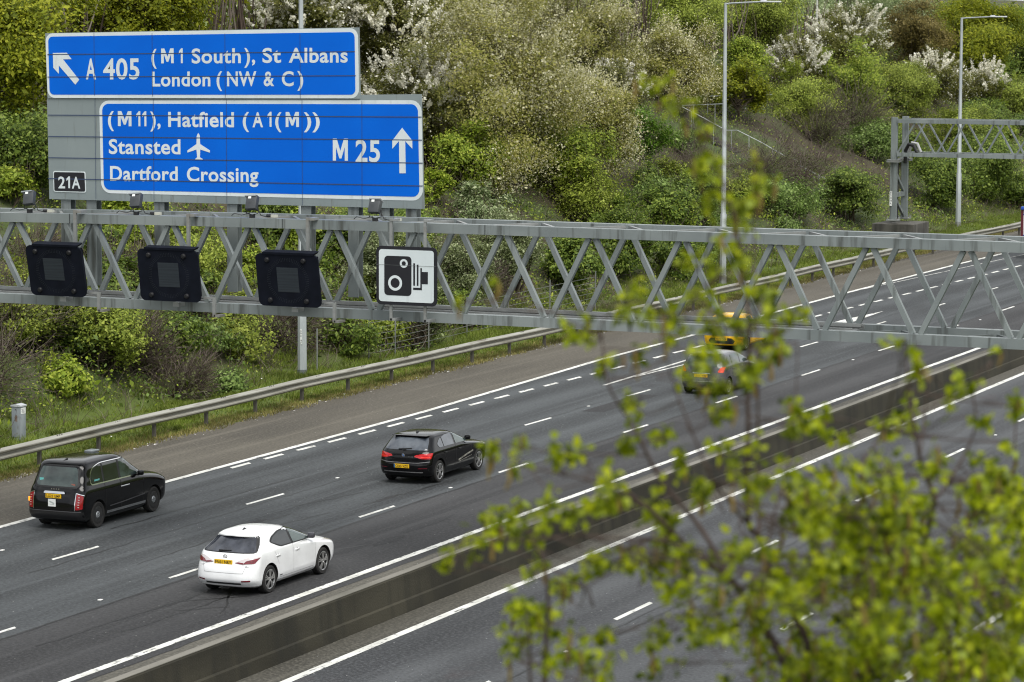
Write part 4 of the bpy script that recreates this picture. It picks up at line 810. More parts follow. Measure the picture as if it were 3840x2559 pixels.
mb.f = [(4 * i + k, 4 * i + (k + 1) % 4, 4 * i + 4 + (k + 1) % 4, 4 * i + 4 + k) for i in range(14) for k in range(4)] + [(3, 2, 1, 0), (56, 57, 58, 59)]; mb.m = [0] * len(mb.f); mb.build('spoiler', wht, t, 40)
WP = [(1.05, 1.16), (1.42, 1.03), (2.98, 1.01), (2.76, 1.12), (2.35, 1.28), (1.95, 1.345), (1.55, 1.33), (1.2, 1.25)]
def f(sg):
    sh.patch('side', [(.98, 1.17), (1.38, 1.005), (3.06, .985), (2.8, 1.13), (2.37, 1.305), (1.95, 1.372), (1.53, 1.355), (1.15, 1.27)], off=.004, sg=sg, n=40, rnd=.1).build('window_frame', dark_plastic, t, 60)
    for a, b, g in ((1.05, 1.90, glass_d), (1.99, 2.98, glass_l)): sh.patch('side', WP, off=.009, sg=sg, s0=a, s1=b, n=24, rnd=.06).build('side_window', g, t, 60)
    for x in (1.22, 2.14):
        mb = MB(); mb.box((x, sg * (sh.side(x, .83) + .008), .83), (.20, .03, .035), bev=.012); mb.build('door_handle', wht, t, 40)
        mb = MB(); mb.lathe([(0, 0), (.045, .0)], 16, c=(x, sg * (sh.side(x, .83) + .004), .825)); mb.build('handle_recess', noisemat('recess_white', (.45, .45, .46), (.5, .5, .5), (5, 5, 5), .5), t)
    for P in ([(1.95, .35), (1.95, 1.0)], [(3.0, .36), (3.03, .98)], [(1.25, .62), (1.08, .95)]): line_patch(sh, 'side', P, .008, .0035, sg).build('door_gap', noisemat('gap_grey', (.33, .33, .34), (.38, .38, .38), (5, 5, 5), .7), t)
    line_patch(sh, 'side', [(1.3, .30), (2.95, .30)], .012, .004, sg).build('sill_line', MATS['gap_grey'], t); line_patch(sh, 'side', [(1.3, .235), (2.95, .235)], .010, .004, sg).build('sill_line', MATS['gap_grey'], t)
    mb = MB(); mb.box((1.36, sg * (sh.side(1.36, .33) + .004), .345), (.12, .005, .02)); mb.build('sill_badge', dark_plastic, t)
    q = [(sg * .30, .80), (sg * .52, .755), (sg * .80, .775), (sg * .868, .92), (sg * .62, .915), (sg * .45, .86)]
    l = sh.patch('rear', q, off=.008, rnd=.02, n=30).build('tail_lamp', lamp_clear, t, 60)
    sh.patch('rear', [(sg * .52, .77), (sg * .80, .785), (sg * .865, .905), (sg * .60, .845)], off=.014, rnd=.02).build('red_lens', lamp_deep, l, 60); sh.patch('rear', [(sg * .31, .795), (sg * .54, .765), (sg * .54, .80), (sg * .40, .815)], off=.013, rnd=.01).build('red_lens', lamp_deep, l, 60)
    sh.patch('rear', [(sg * .52, .36), (sg * .74, .37), (sg * .74, .405), (sg * .52, .395)], off=.012, rnd=.01).build('reflector', lamp_deep, t)
    sh.patch('front', [(sg * .55, .72), (sg * .82, .74), (sg * .83, .86), (sg * .60, .80)], off=.01, rnd=.03).build('headlight', lamp_clear, t, 60)
sides(t, f)
sh.patch('rear', [(-.50, .29), (.50, .29), (.50, .335), (-.50, .335)], off=.010).build('bumper_slot', dark_plastic, t)
sh.patch('rear', [(-.84, .24), (.84, .24), (.84, .275), (-.84, .275)], off=.012).build('bumper_lip', wht, t)
line_patch(sh, 'rear', [(-.62, .74), (-.55, .56), (.55, .56), (.62, .74)], .010, .004).build('boot_gap', MATS['gap_grey'], t)
mb = MB(); c = (sh.rear(0, .92) - .012, 0, .925); e = [(c[0], c[1] + .055 * math.cos(k / 20 * 6.283), c[2] + .04 * math.sin(k / 20 * 6.283)) for k in range(21)]; mb.tube(e, .007, 6); mb.tube([(c[0], .02, c[2] + .028), (c[0], .0, c[2] - .018), (c[0], -.04, c[2] - .018)], .006, 5); mb.build('badge', noisemat('badge_grey', (.2, .2, .21), (.3, .3, .31), (9, 9, 9), .3, .8), t)
for y, w_ in ((.62, .14), (-.62, .17)):
    mb = MB(); V, F = txt('CT200h' if y > 0 else 'HYBRID', -w_ / 2, w_ / 2, 0, .03); mb.add([(sh.rear(y, .70) - .006, y - a, .70 + b) for a, b in V], F); mb.build('badge_letters', MATS['badge_grey'], t)
plate_text(t, .02, .80, sh.rear(0, .80) - .012, 'FN61 NRY')
mb = MB(); mb.bar((sh.rear(.1, 1.04) - .02, .16, 1.05), (sh.rear(-.1, 1.06) - .02, -.12, 1.055), .03, .02); mb.box((sh.rear(.1, 1.03) - .02, .17, 1.045), (.04, .08, .04)); mb.build('rear_wiper', dark_plastic, t)
mb = MB(); mb.add([(.95, -.02, 1.41), (.95, .02, 1.41), (1.15, .012, 1.425), (1.15, -.012, 1.425), (1.02, 0, 1.47)], [(0, 1, 4), (1, 2, 4), (2, 3, 4), (3, 0, 4)]); mb.build('roof_aerial', dark_plastic, t)
mirror_pair(t, sh, 2.85, 1.0, pmat('mirror_dark', (.05, .05, .06), .3), None)
# --- black hatchback
PR = [(.20, .26, 4.05, .78), (.26, .08, 4.22, .84), (.40, .02, 4.31, .875), (.55, .00, 4.32, .8825), (.68, .03, 4.30, .8825), (.78, .06, 4.22, .88), (.86, .08, 4.00, .875), (.93, .11, 3.55, .865), (.98, .15, 3.12, .845), (1.05, .20, 2.95, .81), (1.15, .29, 2.70, .765), (1.25, .39, 2.45, .72), (1.33, .49, 2.22, .675), (1.375, .58, 2.05, .62), (1.40, .78, 1.85, .50), (1.415, 1.05, 1.62, .30), (1.42, 1.3, 1.4, .1)]
t, sh = car('hatchback_car', (-35.886, 75.596), PR, 'black hatchback with bright red tail lamps in the middle lane', blk, (.80, 3.49), .325, 'double', .215, scl=(.957, .865, .916), cr=.32, cy=.62)
sh.patch('rear', [(-.72, 1.0), (.72, 1.0), (.62, 1.325), (-.62, 1.325)], rnd=.05).build('rear_window', glass_g, t, 60)
sh.patch('front', [(-.74, 1.02), (.74, 1.02), (.58, 1.35), (-.58, 1.35)], off=.014, rnd=.06).build('windscreen', glass_d, t, 60)
mb = MB(); mb.box((.60, 0, 1.372), (.3, 1.16, .03), bev=.012); mb.build('spoiler', blk, t, 40)
WP = [(.78, 1.13), (.86, 1.02), (2.92, 1.005), (2.42, 1.25), (2.0, 1.335), (1.4, 1.325), (1.0, 1.25)]
def f(sg):
    for a, b, g in ((.78, 1.12, glass_g), (1.17, 1.83, glass_g), (1.93, 2.92, glass_l)): sh.patch('side', WP, off=.008, sg=sg, s0=a, s1=b, n=20, rnd=.05).build('side_window', g, t, 60)
    for x in (1.18, 2.12): mb = MB(); mb.box((x, sg * (sh.side(x, .84) + .01), .84), (.2, .028, .035), bev=.012); mb.build('door_handle', blk, t, 40)
    line_patch(sh, 'side', [(2.05, .50), (2.6, .60), (3.05, .66)], .05, .005, sg).build('door_strip', noisemat('silver_strip', (.10, .095, .08), (.5, .48, .42), (7, 7, 7), .35, .5), t); line_patch(sh, 'side', [(2.1, .455), (2.95, .535)], .018, .005, sg).build('door_strip', MATS['silver_strip'], t)
    for P in ([(1.88, .35), (1.88, 1.0)], [(2.92, .36), (2.95, .98)], [(1.22, .62), (1.05, .95)]): line_patch(sh, 'side', P, .01, .0035, sg).build('door_gap', noisemat('gap_black', (.02, .02, .021), (.03, .03, .03), (4, 4, 4), .5) if 'gap_black' not in MATS else MATS['gap_black'], t)
    l = sh.patch('rear', [(sg * .36, .82), (sg * .60, .765), (sg * .865, .755), (sg * .868, .925), (sg * .60, .90), (sg * .40, .865)], off=.008, rnd=.025, n=30).build('tail_lamp', lamp_red, t, 60)
    sh.patch('rear', [(sg * .58, .795), (sg * .84, .79), (sg * .84, .815), (sg * .58, .82)], off=.014).build('lamp_bar', noisemat('lamp_bar_red', (.8, .03, .02), (.9, .06, .04), (9, 9, 9), .2), l)
    sh.patch('front', [(sg * .5, .70), (sg * .82, .71), (sg * .83, .83), (sg * .52, .79)], off=.01, rnd=.03).build('headlight', lamp_clear, t, 60)
    sh.patch('rear', [(sg * .52, .475), (sg * .78, .48), (sg * .78, .50), (sg * .52, .495)], off=.008).build('reflector', lamp_deep, t)
sides(t, f)
line_patch(sh, 'rear', [(-.84, .68), (-.5, .645), (.5, .645), (.84, .68)], .022, .012).build('bumper_edge', noisemat('bumper_edge_grey', (.09, .09, .095), (.16, .16, .165), (4, 4, 4), .35), t); line_patch(sh, 'rear', [(-.66, .37), (.66, .37)], .03, .010).build('diffuser_edge', MATS['bumper_edge_grey'], t)
mb = MB(); c = (sh.rear(0, .86) - .012, 0, .855); mb.add([(c[0], .05 * math.cos(k / 24 * 6.283), c[2] + .05 * math.sin(k / 24 * 6.283)) for k in range(24)], [tuple(range(24))]); b = mb.build('badge', pmat('badge_rim', (.35, .36, .38), .3, .6), t)
mb = MB()
for k, cl in ((0, 0), (1, 0)):
    mb.add([(c[0] - .004, 0, c[2])] + [(c[0] - .004, .036 * math.cos(R(a + 180 * k)), c[2] + .036 * math.sin(R(a + 180 * k))) for a in range(0, 91, 15)], [tuple(range(8))])
mb.build('badge_quarters', pmat('badge_blue', (.03, .12, .4), .3), b)
mb = MB(); V, F = txt('116d', -.07, .07, 0, .035); mb.add([(sh.rear(-.3, .80) - .006, -.26 - a, .80 + q) for a, q in V], F); mb.build('badge_letters', chrome, t)
plate_text(t, .02, .545, sh.rear(0, .545) - .012, 'CE65 VZX', True)
mb = MB(); mb.bar((sh.rear(.1, 1.02) - .02, .20, 1.02), (sh.rear(-.1, 1.05) - .02, -.24, 1.05), .03, .02); mb.box((sh.rear(0, 1.0) - .01, .0, 1.0), (.04, .1, .05)); mb.build('rear_wiper', dark_plastic, t)
mb = MB(); mb.add([(.92, -.025, 1.40), (.92, .025, 1.40), (1.12, .012, 1.42), (1.12, -.012, 1.42), (.96, 0, 1.475)], [(0, 1, 4), (1, 2, 4), (2, 3, 4), (3, 0, 4)]); mb.build('roof_aerial', dark_plastic, t)
mirror_pair(t, sh, 2.82, 1.03, blk, None)
# --- grey people carrier behind the foreground leaves
PR = [(.2, .2, 3.85, .74), (.28, .06, 4.02, .81), (.45, 0, 4.09, .84), (.65, .02, 4.10, .8475), (.8, .04, 4.05, .8475), (.92, .06, 3.9, .84), (1.0, .08, 3.6, .83), (1.05, .10, 3.3, .82), (1.1, .13, 3.12, .80), (1.2, .19, 2.88, .77), (1.32, .27, 2.58, .725), (1.42, .37, 2.33, .675), (1.475, .47, 2.15, .62), (1.505, .66, 1.95, .49), (1.525, 1.0, 1.65, .28), (1.53, 1.25, 1.4, .1)]
gry = paintmat('grey_paint', (.05, .05, .054), .25, (.08, .08, .085))
t, sh = car('hatchback_car', (-35.424, 97.583), PR, 'grey small people carrier behind the foreground leaves, in front of the yellow car', gry, (.70, 3.30), .305, 'double', .2, scl=(.932, .90, .897), cr=.28, cy=.55, hz=(.82, 1.04))
sh.patch('rear', [(-.66, 1.06), (.66, 1.06), (.60, 1.42), (-.60, 1.42)], rnd=.08).build('rear_window', glass_l, t, 60)
sh.patch('rear', [(-.36, .80), (.36, .80), (.5, 1.05), (-.5, 1.05)], off=.004, rnd=.03).build('boot_panel', paintmat('grey_dark', (.02, .022, .026), .3), t)
sh.patch('front', [(-.72, 1.12), (.72, 1.12), (.58, 1.44), (-.58, 1.44)], off=.014, rnd=.06).build('windscreen', glass_d, t, 60)
WP = [(.62, 1.25), (.80, 1.08), (2.95, 1.08), (2.42, 1.36), (2.0, 1.43), (1.2, 1.43), (.8, 1.38)]
def f(sg):
    for a, b, g in ((.62, 1.02, glass_g), (1.07, 1.80, glass_l), (1.90, 2.95, glass_l)): sh.patch('side', WP, off=.008, sg=sg, s0=a, s1=b, n=20, rnd=.05).build('side_window', g, t, 60)
    for x in (1.18, 2.05): mb = MB(); mb.box((x, sg * (sh.side(x, .93) + .01), .93), (.2, .03, .035), bev=.012); mb.build('door_handle', gry, t, 40)
    for P in ([(1.85, .35), (1.85, 1.05)], [(2.85, .36), (2.9, 1.05)]): line_patch(sh, 'side', P, .01, .0035, sg).build('door_gap', gap_m, t)
    sh.patch('rear', [(sg * .60, .86), (sg * .80, .84), (sg * .835, 1.06), (sg * .70, 1.04)], off=.008, rnd=.04).build('tail_lamp', noisemat('lamp_red_orange', (.55, .03, .008), (.7, .08, .02), (20, 20, 20), .2, coat=1), t, 60)
    sh.patch('front', [(sg * .5, .72), (sg * .80, .74), (sg * .80, .92), (sg * .55, .86)], off=.01, rnd=.03).build('headlight', lamp_clear, t, 60)
sides(t, f)
plate_text(t, .02, .72, sh.rear(0, .72) - .012, 'LG15 WSF')
sh.patch('rear', [(-.34, .80), (.34, .80), (.34, .825), (-.34, .825)], off=.014).build('plate_trim', chrome, t); sh.patch('rear', [(-.62, .50), (.62, .50), (.62, .52), (-.62, .52)], off=.012).build('bumper_trim', chrome, t)
mb = MB(); mb.lathe([(.025, 0), (.05, 0)], 20, axis='y'); mb.v = [(sh.rear(0, .93) - .012, x, .93 + z) for x, y, z in mb.v]; mb.build('badge', chrome, t)
mb = MB(); mb.box((.50, 0, 1.49), (.26, 1.1, .03), bev=.012); mb.build('spoiler', gry, t, 40)
mirror_pair(t, sh, 2.75, 1.10, dark_plastic, None)
# --- yellow hatchback under the gantry
PR = [(.20, .26, 3.8, .78), (.26, .08, 3.96, .84), (.40, .02, 4.04, .865), (.55, .00, 4.055, .8725), (.68, .03, 4.03, .8725), (.80, .06, 3.92, .87), (.88, .08, 3.70, .86), (.95, .11, 3.3, .85), (1.0, .15, 2.95, .83), (1.08, .21, 2.78, .79), (1.17, .30, 2.52, .75), (1.27, .41, 2.28, .70), (1.35, .52, 2.06, .65), (1.39, .62, 1.92, .60), (1.415, .80, 1.75, .48), (1.43, 1.05, 1.5, .28), (1.435, 1.2, 1.3, .1)]
yel = paintmat('yellow_paint', (.82, .44, .004), .25, (.88, .50, .006))
t, sh = car('hatchback_car', (-39.4, 110.7), PR, 'golden yellow hatchback half hidden by the bottom chord of the gantry', yel, (.76, 3.30), .32, 'double', .2, scl=(.953, .88, .93), cr=.32, cy=.62)
sh.patch('rear', [(-.66, 1.04), (.66, 1.04), (.58, 1.33), (-.58, 1.33)], rnd=.06).build('rear_window', glass_d, t, 60)
sh.patch('rear', [(-.62, .80), (.62, .80), (.62, .90), (-.62, .90)], off=.006).build('lamp_band', dark_plastic, t)
sh.patch('rear', [(-.52, .30), (.52, .30), (.60, .42), (.46, .535), (-.46, .535), (-.60, .42)], off=.010, rnd=.05).build('lower_bumper', dark_plastic, t, 60)
line_patch(sh, 'rear', [(-.84, .66), (-.45, .635), (.45, .635), (.84, .66)], .02, .006).build('bumper_crease', noisemat('yellow_bright', (.75, .48, .03), (.8, .52, .04), (4, 4, 4), .3), t)
sh.patch('front', [(-.72, 1.04), (.72, 1.04), (.58, 1.36), (-.58, 1.36)], off=.014, rnd=.06).build('windscreen', glass_d, t, 60)
WP = [(.80, 1.18), (.95, 1.05), (2.75, 1.04), (2.3, 1.26), (1.9, 1.35), (1.3, 1.34), (1.0, 1.28)]
def f(sg):
    for a, b in ((.80, 1.65), (1.74, 2.75)): sh.patch('side', WP, off=.008, sg=sg, s0=a, s1=b, n=20, rnd=.05).build('side_window', glass_d, t, 60)
    sh.patch('rear', [(sg * .60, .80), (sg * .84, .80), (sg * .855, .92), (sg * .62, .90)], off=.010, rnd=.02).build('tail_lamp', lamp_red, t, 60)
    line_patch(sh, 'side', [(1.2, .30), (2.9, .34)], .035, .006, sg).build('sill_crease', MATS['yellow_bright'], t)
    for x in (1.2, 2.05): mb = MB(); mb.box((x, sg * (sh.side(x, .86) + .01), .86), (.2, .03, .035), bev=.012); mb.build('door_handle', yel, t, 40)
sides(t, f)
plate_text(t, .0, .49, sh.rear(0, .49) - .022, 'KR72 OGB')
mirror_pair(t, sh, 2.65, 1.06, dark_plastic, None)

# ---------------------------------------------------------------- vegetation
def unit(n):
    v = rng.normal(size=(n, 3)); return v / np.linalg.norm(v, axis=1, keepdims=True)
def leaf_quads(C, size, up=.5, aspect=.55, N=None):
    """rhombic leaves at the points C"""
    n = len(C); nn = unit(n) if N is None else N + .7 * unit(n); nn[:, 2] += up; nn /= np.linalg.norm(nn, axis=1, keepdims=True) + 1e-9
    a = np.cross(nn, unit(n)); a /= np.linalg.norm(a, axis=1, keepdims=True) + 1e-9; b = np.cross(nn, a); s = (size * np.exp(rng.normal(size=n) * .35))[:, None]
    V = np.stack([C - a * s, C + b * s * aspect, C + a * s, C - b * s * aspect], 1).reshape(-1, 3); return V, np.arange(4 * n).reshape(n, 4)
def sticks(A, B, r0, r1, bend=.0, seg=3, sides=3):
    """many thin bent stems from A to B; returns vertices and quads"""
    n = len(A); t = np.linspace(0, 1, seg + 1); off = rng.normal(size=(n, 3)) * bend * np.linalg.norm(B - A, axis=1, keepdims=True)
    P = A[:, None] * (1 - t)[None, :, None] + B[:, None] * t[None, :, None] + off[:, None] * (4 * t * (1 - t))[None, :, None]
    d = B - A; d /= np.linalg.norm(d, axis=1, keepdims=True) + 1e-9; x = np.cross(d, unit(n)); x /= np.linalg.norm(x, axis=1, keepdims=True) + 1e-9; y = np.cross(d, x)
    r0 = np.broadcast_to(r0, (n,)); r1 = np.broadcast_to(r1, (n,)); rr = r0[:, None] * (1 - t) + r1[:, None] * t; V = []
    for k in range(sides): g = 2 * math.pi * k / sides; V.append(P + (x[:, None] * math.cos(g) + y[:, None] * math.sin(g)) * rr[:, :, None])
    V = np.stack(V, 2).reshape(-1, 3); idx = np.arange(n * (seg + 1) * sides).reshape(n, seg + 1, sides); F = []
    for k in range(sides): k2 = (k + 1) % sides; F.append(np.stack([idx[:, :-1, k], idx[:, :-1, k2], idx[:, 1:, k2], idx[:, 1:, k]], -1).reshape(-1, 4))
    return V, np.concatenate(F)
def join(parts):
    V, F, b = [], [], 0
    for v, f in parts: V.append(v); F.append(f + b); b += len(v)
    return np.concatenate(V), np.concatenate(F)
LM = dict(
    ygreen=leafmat('leaves_yellow_green', [(0.074, 0.101, 0.006), (0.175, 0.212, 0.010), (0.276, 0.304, 0.014), (0.368, 0.377, 0.030)]),
    dgreen=leafmat('leaves_dark_green', [(0.043, 0.075, 0.014), (0.094, 0.147, 0.022), (0.175, 0.250, 0.035), (0.327, 0.404, 0.079)]),
    mgreen=leafmat('leaves_mid_green', [(0.095, 0.147, 0.013), (0.202, 0.282, 0.028), (0.309, 0.396, 0.040), (0.474, 0.520, 0.085)]),
    vivid=leafmat('leaves_vivid_green', [(0.057, 0.125, 0.013), (0.114, 0.220, 0.023), (0.191, 0.313, 0.032)]),
    olive=leafmat('leaves_olive', [(0.081, 0.115, 0.017), (0.195, 0.253, 0.032), (0.300, 0.358, 0.050), (0.461, 0.521, 0.105)]),
    grey=leafmat('leaves_grey_green', [(0.105, 0.153, 0.059), (0.228, 0.298, 0.125), (0.385, 0.478, 0.233), (0.595, 0.620, 0.400)]),
    cream=leafmat('leaves_tan', [(.11, .13, .018), (.23, .24, .035), (.34, .32, .08), (.48, .45, .20)]),
    blossom=leafmat('leaves_under_blossom', [(.08, .095, .016), (.15, .16, .03), (.24, .23, .06)]),
    bronze=leafmat('leaves_bronze', [(.07, .06, .014), (.15, .125, .03), (.24, .19, .05), (.34, .28, .11)]),
    bramble=leafmat('leaves_bramble', [(0.045, 0.078, 0.016), (0.101, 0.161, 0.030), (0.184, 0.276, 0.058), (0.344, 0.450, 0.148)]),
    twig=leafmat('leaves_scrub', [(0.087, 0.102, 0.029), (0.160, 0.189, 0.058)]),
    bare=leafmat('leaves_buds', [(0.072, 0.065, 0.029), (0.131, 0.116, 0.051)]),
    speckle=leafmat('leaves_speckled', [(0.059, 0.084, 0.025), (0.125, 0.158, 0.049), (0.267, 0.317, 0.133), (0.567, 0.620, 0.367)]))
bl_white = leafmat('blossom_white', [(.55, .53, .41), (.75, .73, .61), (.86, .85, .76)], .7, .3)
bl_cream = leafmat('blossom_cream', [(.34, .33, .15), (.50, .48, .28), (.70, .67, .50)], .7, .3)
SPEC = dict(   # centre height / r, vertical radius / r, coverage, leaf half-length, clumps, clump radius
    ygreen=(1.25, 1.15, 1.15, .085, 60, .24), dgreen=(.75, .95, 1.05, .075, 46, .24), mgreen=(.7, .95, .95, .075, 46, .22), olive=(.8, 1.0, .62, .06, 60, .22), grey=(.8, 1.0, .8, .07, 50, .22),
    cream=(1.15, 1.1, .85, .06, 70, .22), blossom=(1.1, 1.1, .75, .06, 60, .22), bronze=(1.1, 1.05, .65, .07, 46, .22), bramble=(.45, .62, 1.05, .065, 44, .26), twig=(.55, .75, .07, .05, 30, .25), bare=(1.3, 1.25, .04, .05, 30, .2), speckle=(1.0, 1.35, .62, .05, 70, .2))
NAMES = dict(ygreen=('broadleaf_tree', 'tree'), dgreen=('leafy_bush', 'bush'), mgreen=('leafy_bush', 'bush'), olive=('airy_shrub', 'shrub'), grey=('willow_shrub', 'shrub'), cream=('flowering_tree', 'tree'), blossom=('flowering_tree', 'tree'),
    bronze=('bronze_tree', 'tree'), bramble=('bramble_bush', 'bush'), twig=('twiggy_scrub', 'scrub'), bare=('bare_tree', 'tree'), speckle=('tall_shrub', 'shrub'))
def plant(x, y, r, kind, lab):
    ch, vz, cov, ls, ncl, crad = SPEC[kind]; r *= 1.34; z0 = float(ground_z(x, y)); nm, cat = NAMES[kind]
    root = empty(nm, (x, y, z0 - .05), 0, lab, cat, {'tree': 'trees on the cutting hillside', 'bush': 'bushes on the cutting hillside', 'shrub': 'shrubs on the cutting hillside', 'scrub': 'scrub on the cutting hillside'}[cat])
    cz = ch * r / 1.3
    # lobed crown: clump centres near an uneven ellipsoid
    K = max(2, int(2 + r * 2.2)); sc_ = unit(K); sc_[:, 2] = np.abs(sc_[:, 2]) * rng.choice([1, 1, -.6], K); sc_ = sc_ * rng.uniform(.30, .68, K)[:, None]; sr_ = rng.uniform(.34, .60, K); ncl = int(ncl * 1.6); w0 = rng.integers(0, K, ncl)
    u_ = unit(ncl); C = (sc_[w0] + u_ * (sr_[w0] * rng.uniform(.45, 1.0, ncl) ** .5)[:, None]) * np.array([r, r, r * vz]); C[:, 2] += cz; C[:, 2] = np.maximum(C[:, 2], .10 * r); crad = crad * .72
    ls = ls * .8; cov = cov * .98
    n = int(cov * 3.0 * math.pi * r * r * vz / (2 * ls * ls * .55)); n = min(int(n * 1.75), 85000)
    ci = rng.integers(0, ncl, n); g = rng.normal(size=(n, 3)) * crad * r * np.array([.75, .75, .55]) * rng.uniform(.6, 1.3, ncl)[ci][:, None]
    Pn = C[ci] + g; keep = Pn[:, 2] > .02; Pn = Pn[keep]; Nn = (Pn - np.array([0, 0, cz])) / r
    V, F = leaf_quads(Pn, ls, .55, .55, Nn); lm = LM['vivid'] if 'vivid green' in lab else LM[kind]
    np_mesh('crown' if cat == 'tree' else 'foliage', V, F, lm, root)
    # trunk and limbs reaching the clumps
    parts = []; nst = {'tree': 1, 'bush': 4, 'shrub': 5, 'scrub': 6}[cat]; base = np.zeros((nst, 3)); base[:, :2] = rng.normal(size=(nst, 2)) * .10 * r * (nst > 1)
    tops = base + np.stack([rng.normal(size=nst) * .18 * r, rng.normal(size=nst) * .18 * r, cz * rng.uniform(.8, 1.15, nst)], 1)
    parts.append(sticks(base, tops, .05 * r if cat == 'tree' else .028 * r, .022 * r if cat == 'tree' else .012 * r, .05, 5, 6))
    w_ = rng.integers(0, nst, ncl); h_ = rng.uniform(.45, 1, ncl)[:, None]; A = base[w_] * (1 - h_) + tops[w_] * h_; parts.append(sticks(A, C, .012 * r, .005, .08, 4, 4))
    m_ = {'twig': 700, 'bare': 900, 'speckle': 160, 'olive': 130, 'cream': 150, 'blossom': 160}.get(kind, 70); ci = rng.integers(0, ncl, m_); A = C[ci] + rng.normal(size=(m_, 3)) * .12 * r; dv = (A - np.array([0, 0, cz * .3])); dv /= np.linalg.norm(dv, axis=1, keepdims=True); dv += .55 * unit(m_)
    B = A + dv * rng.uniform(.2, .5, m_)[:, None] * r; B[:, 2] = np.maximum(B[:, 2], .05); parts.append(sticks(A, B, .011, .004, .10, 3, 3))
    V, F = join(parts); np_mesh('trunk' if cat == 'tree' else 'stems', V, F, twig_m if kind in ('twig', 'bare', 'bramble') else bark, root)
    if kind in ('blossom', 'cream') or 'cream sprays' in lab or 'cream tips' in lab:
        # flower sprays: sausage-shaped runs of petals along outward shoots
        ns = int((12 if kind == 'blossom' else 9) * r * r) + 12; d = unit(ns); d[:, 2] = np.abs(d[:, 2]) * .9 + .05; A = d * np.array([r, r, r * vz]) * rng.uniform(.5, .92, ns)[:, None]; A[:, 2] += cz
        dd = d + .5 * unit(ns); dd[:, 2] += .45; dd /= np.linalg.norm(dd, axis=1, keepdims=True); Ls = rng.uniform(.35, .95, ns) * (1.0 if kind == 'blossom' else .7); m = 66 if kind == 'blossom' else 20
        tt = rng.uniform(0, 1, (ns, m)); P = A[:, None] + dd[:, None] * (tt * Ls[:, None])[:, :, None] + rng.normal(size=(ns, m, 3)) * .05
        Q = P.reshape(-1, 3)
        ex = int((2400 if kind == 'cream' else 220) * r * r); ci = rng.permutation(ncl)[:max(3, int(ncl * .5))][rng.integers(0, max(3, int(ncl * .5)), ex)]; Q = np.concatenate([Q, C[ci] + rng.normal(size=(ex, 3)) * crad * r * .85 + (C[ci] - np.array([0, 0, cz])) * .06])
        V, F = leaf_quads(Q[Q[:, 2] > 0], .05 if kind == 'blossom' else .036, .3, .8); np_mesh('blossom', V, F, bl_white if kind == 'blossom' else bl_cream, root)
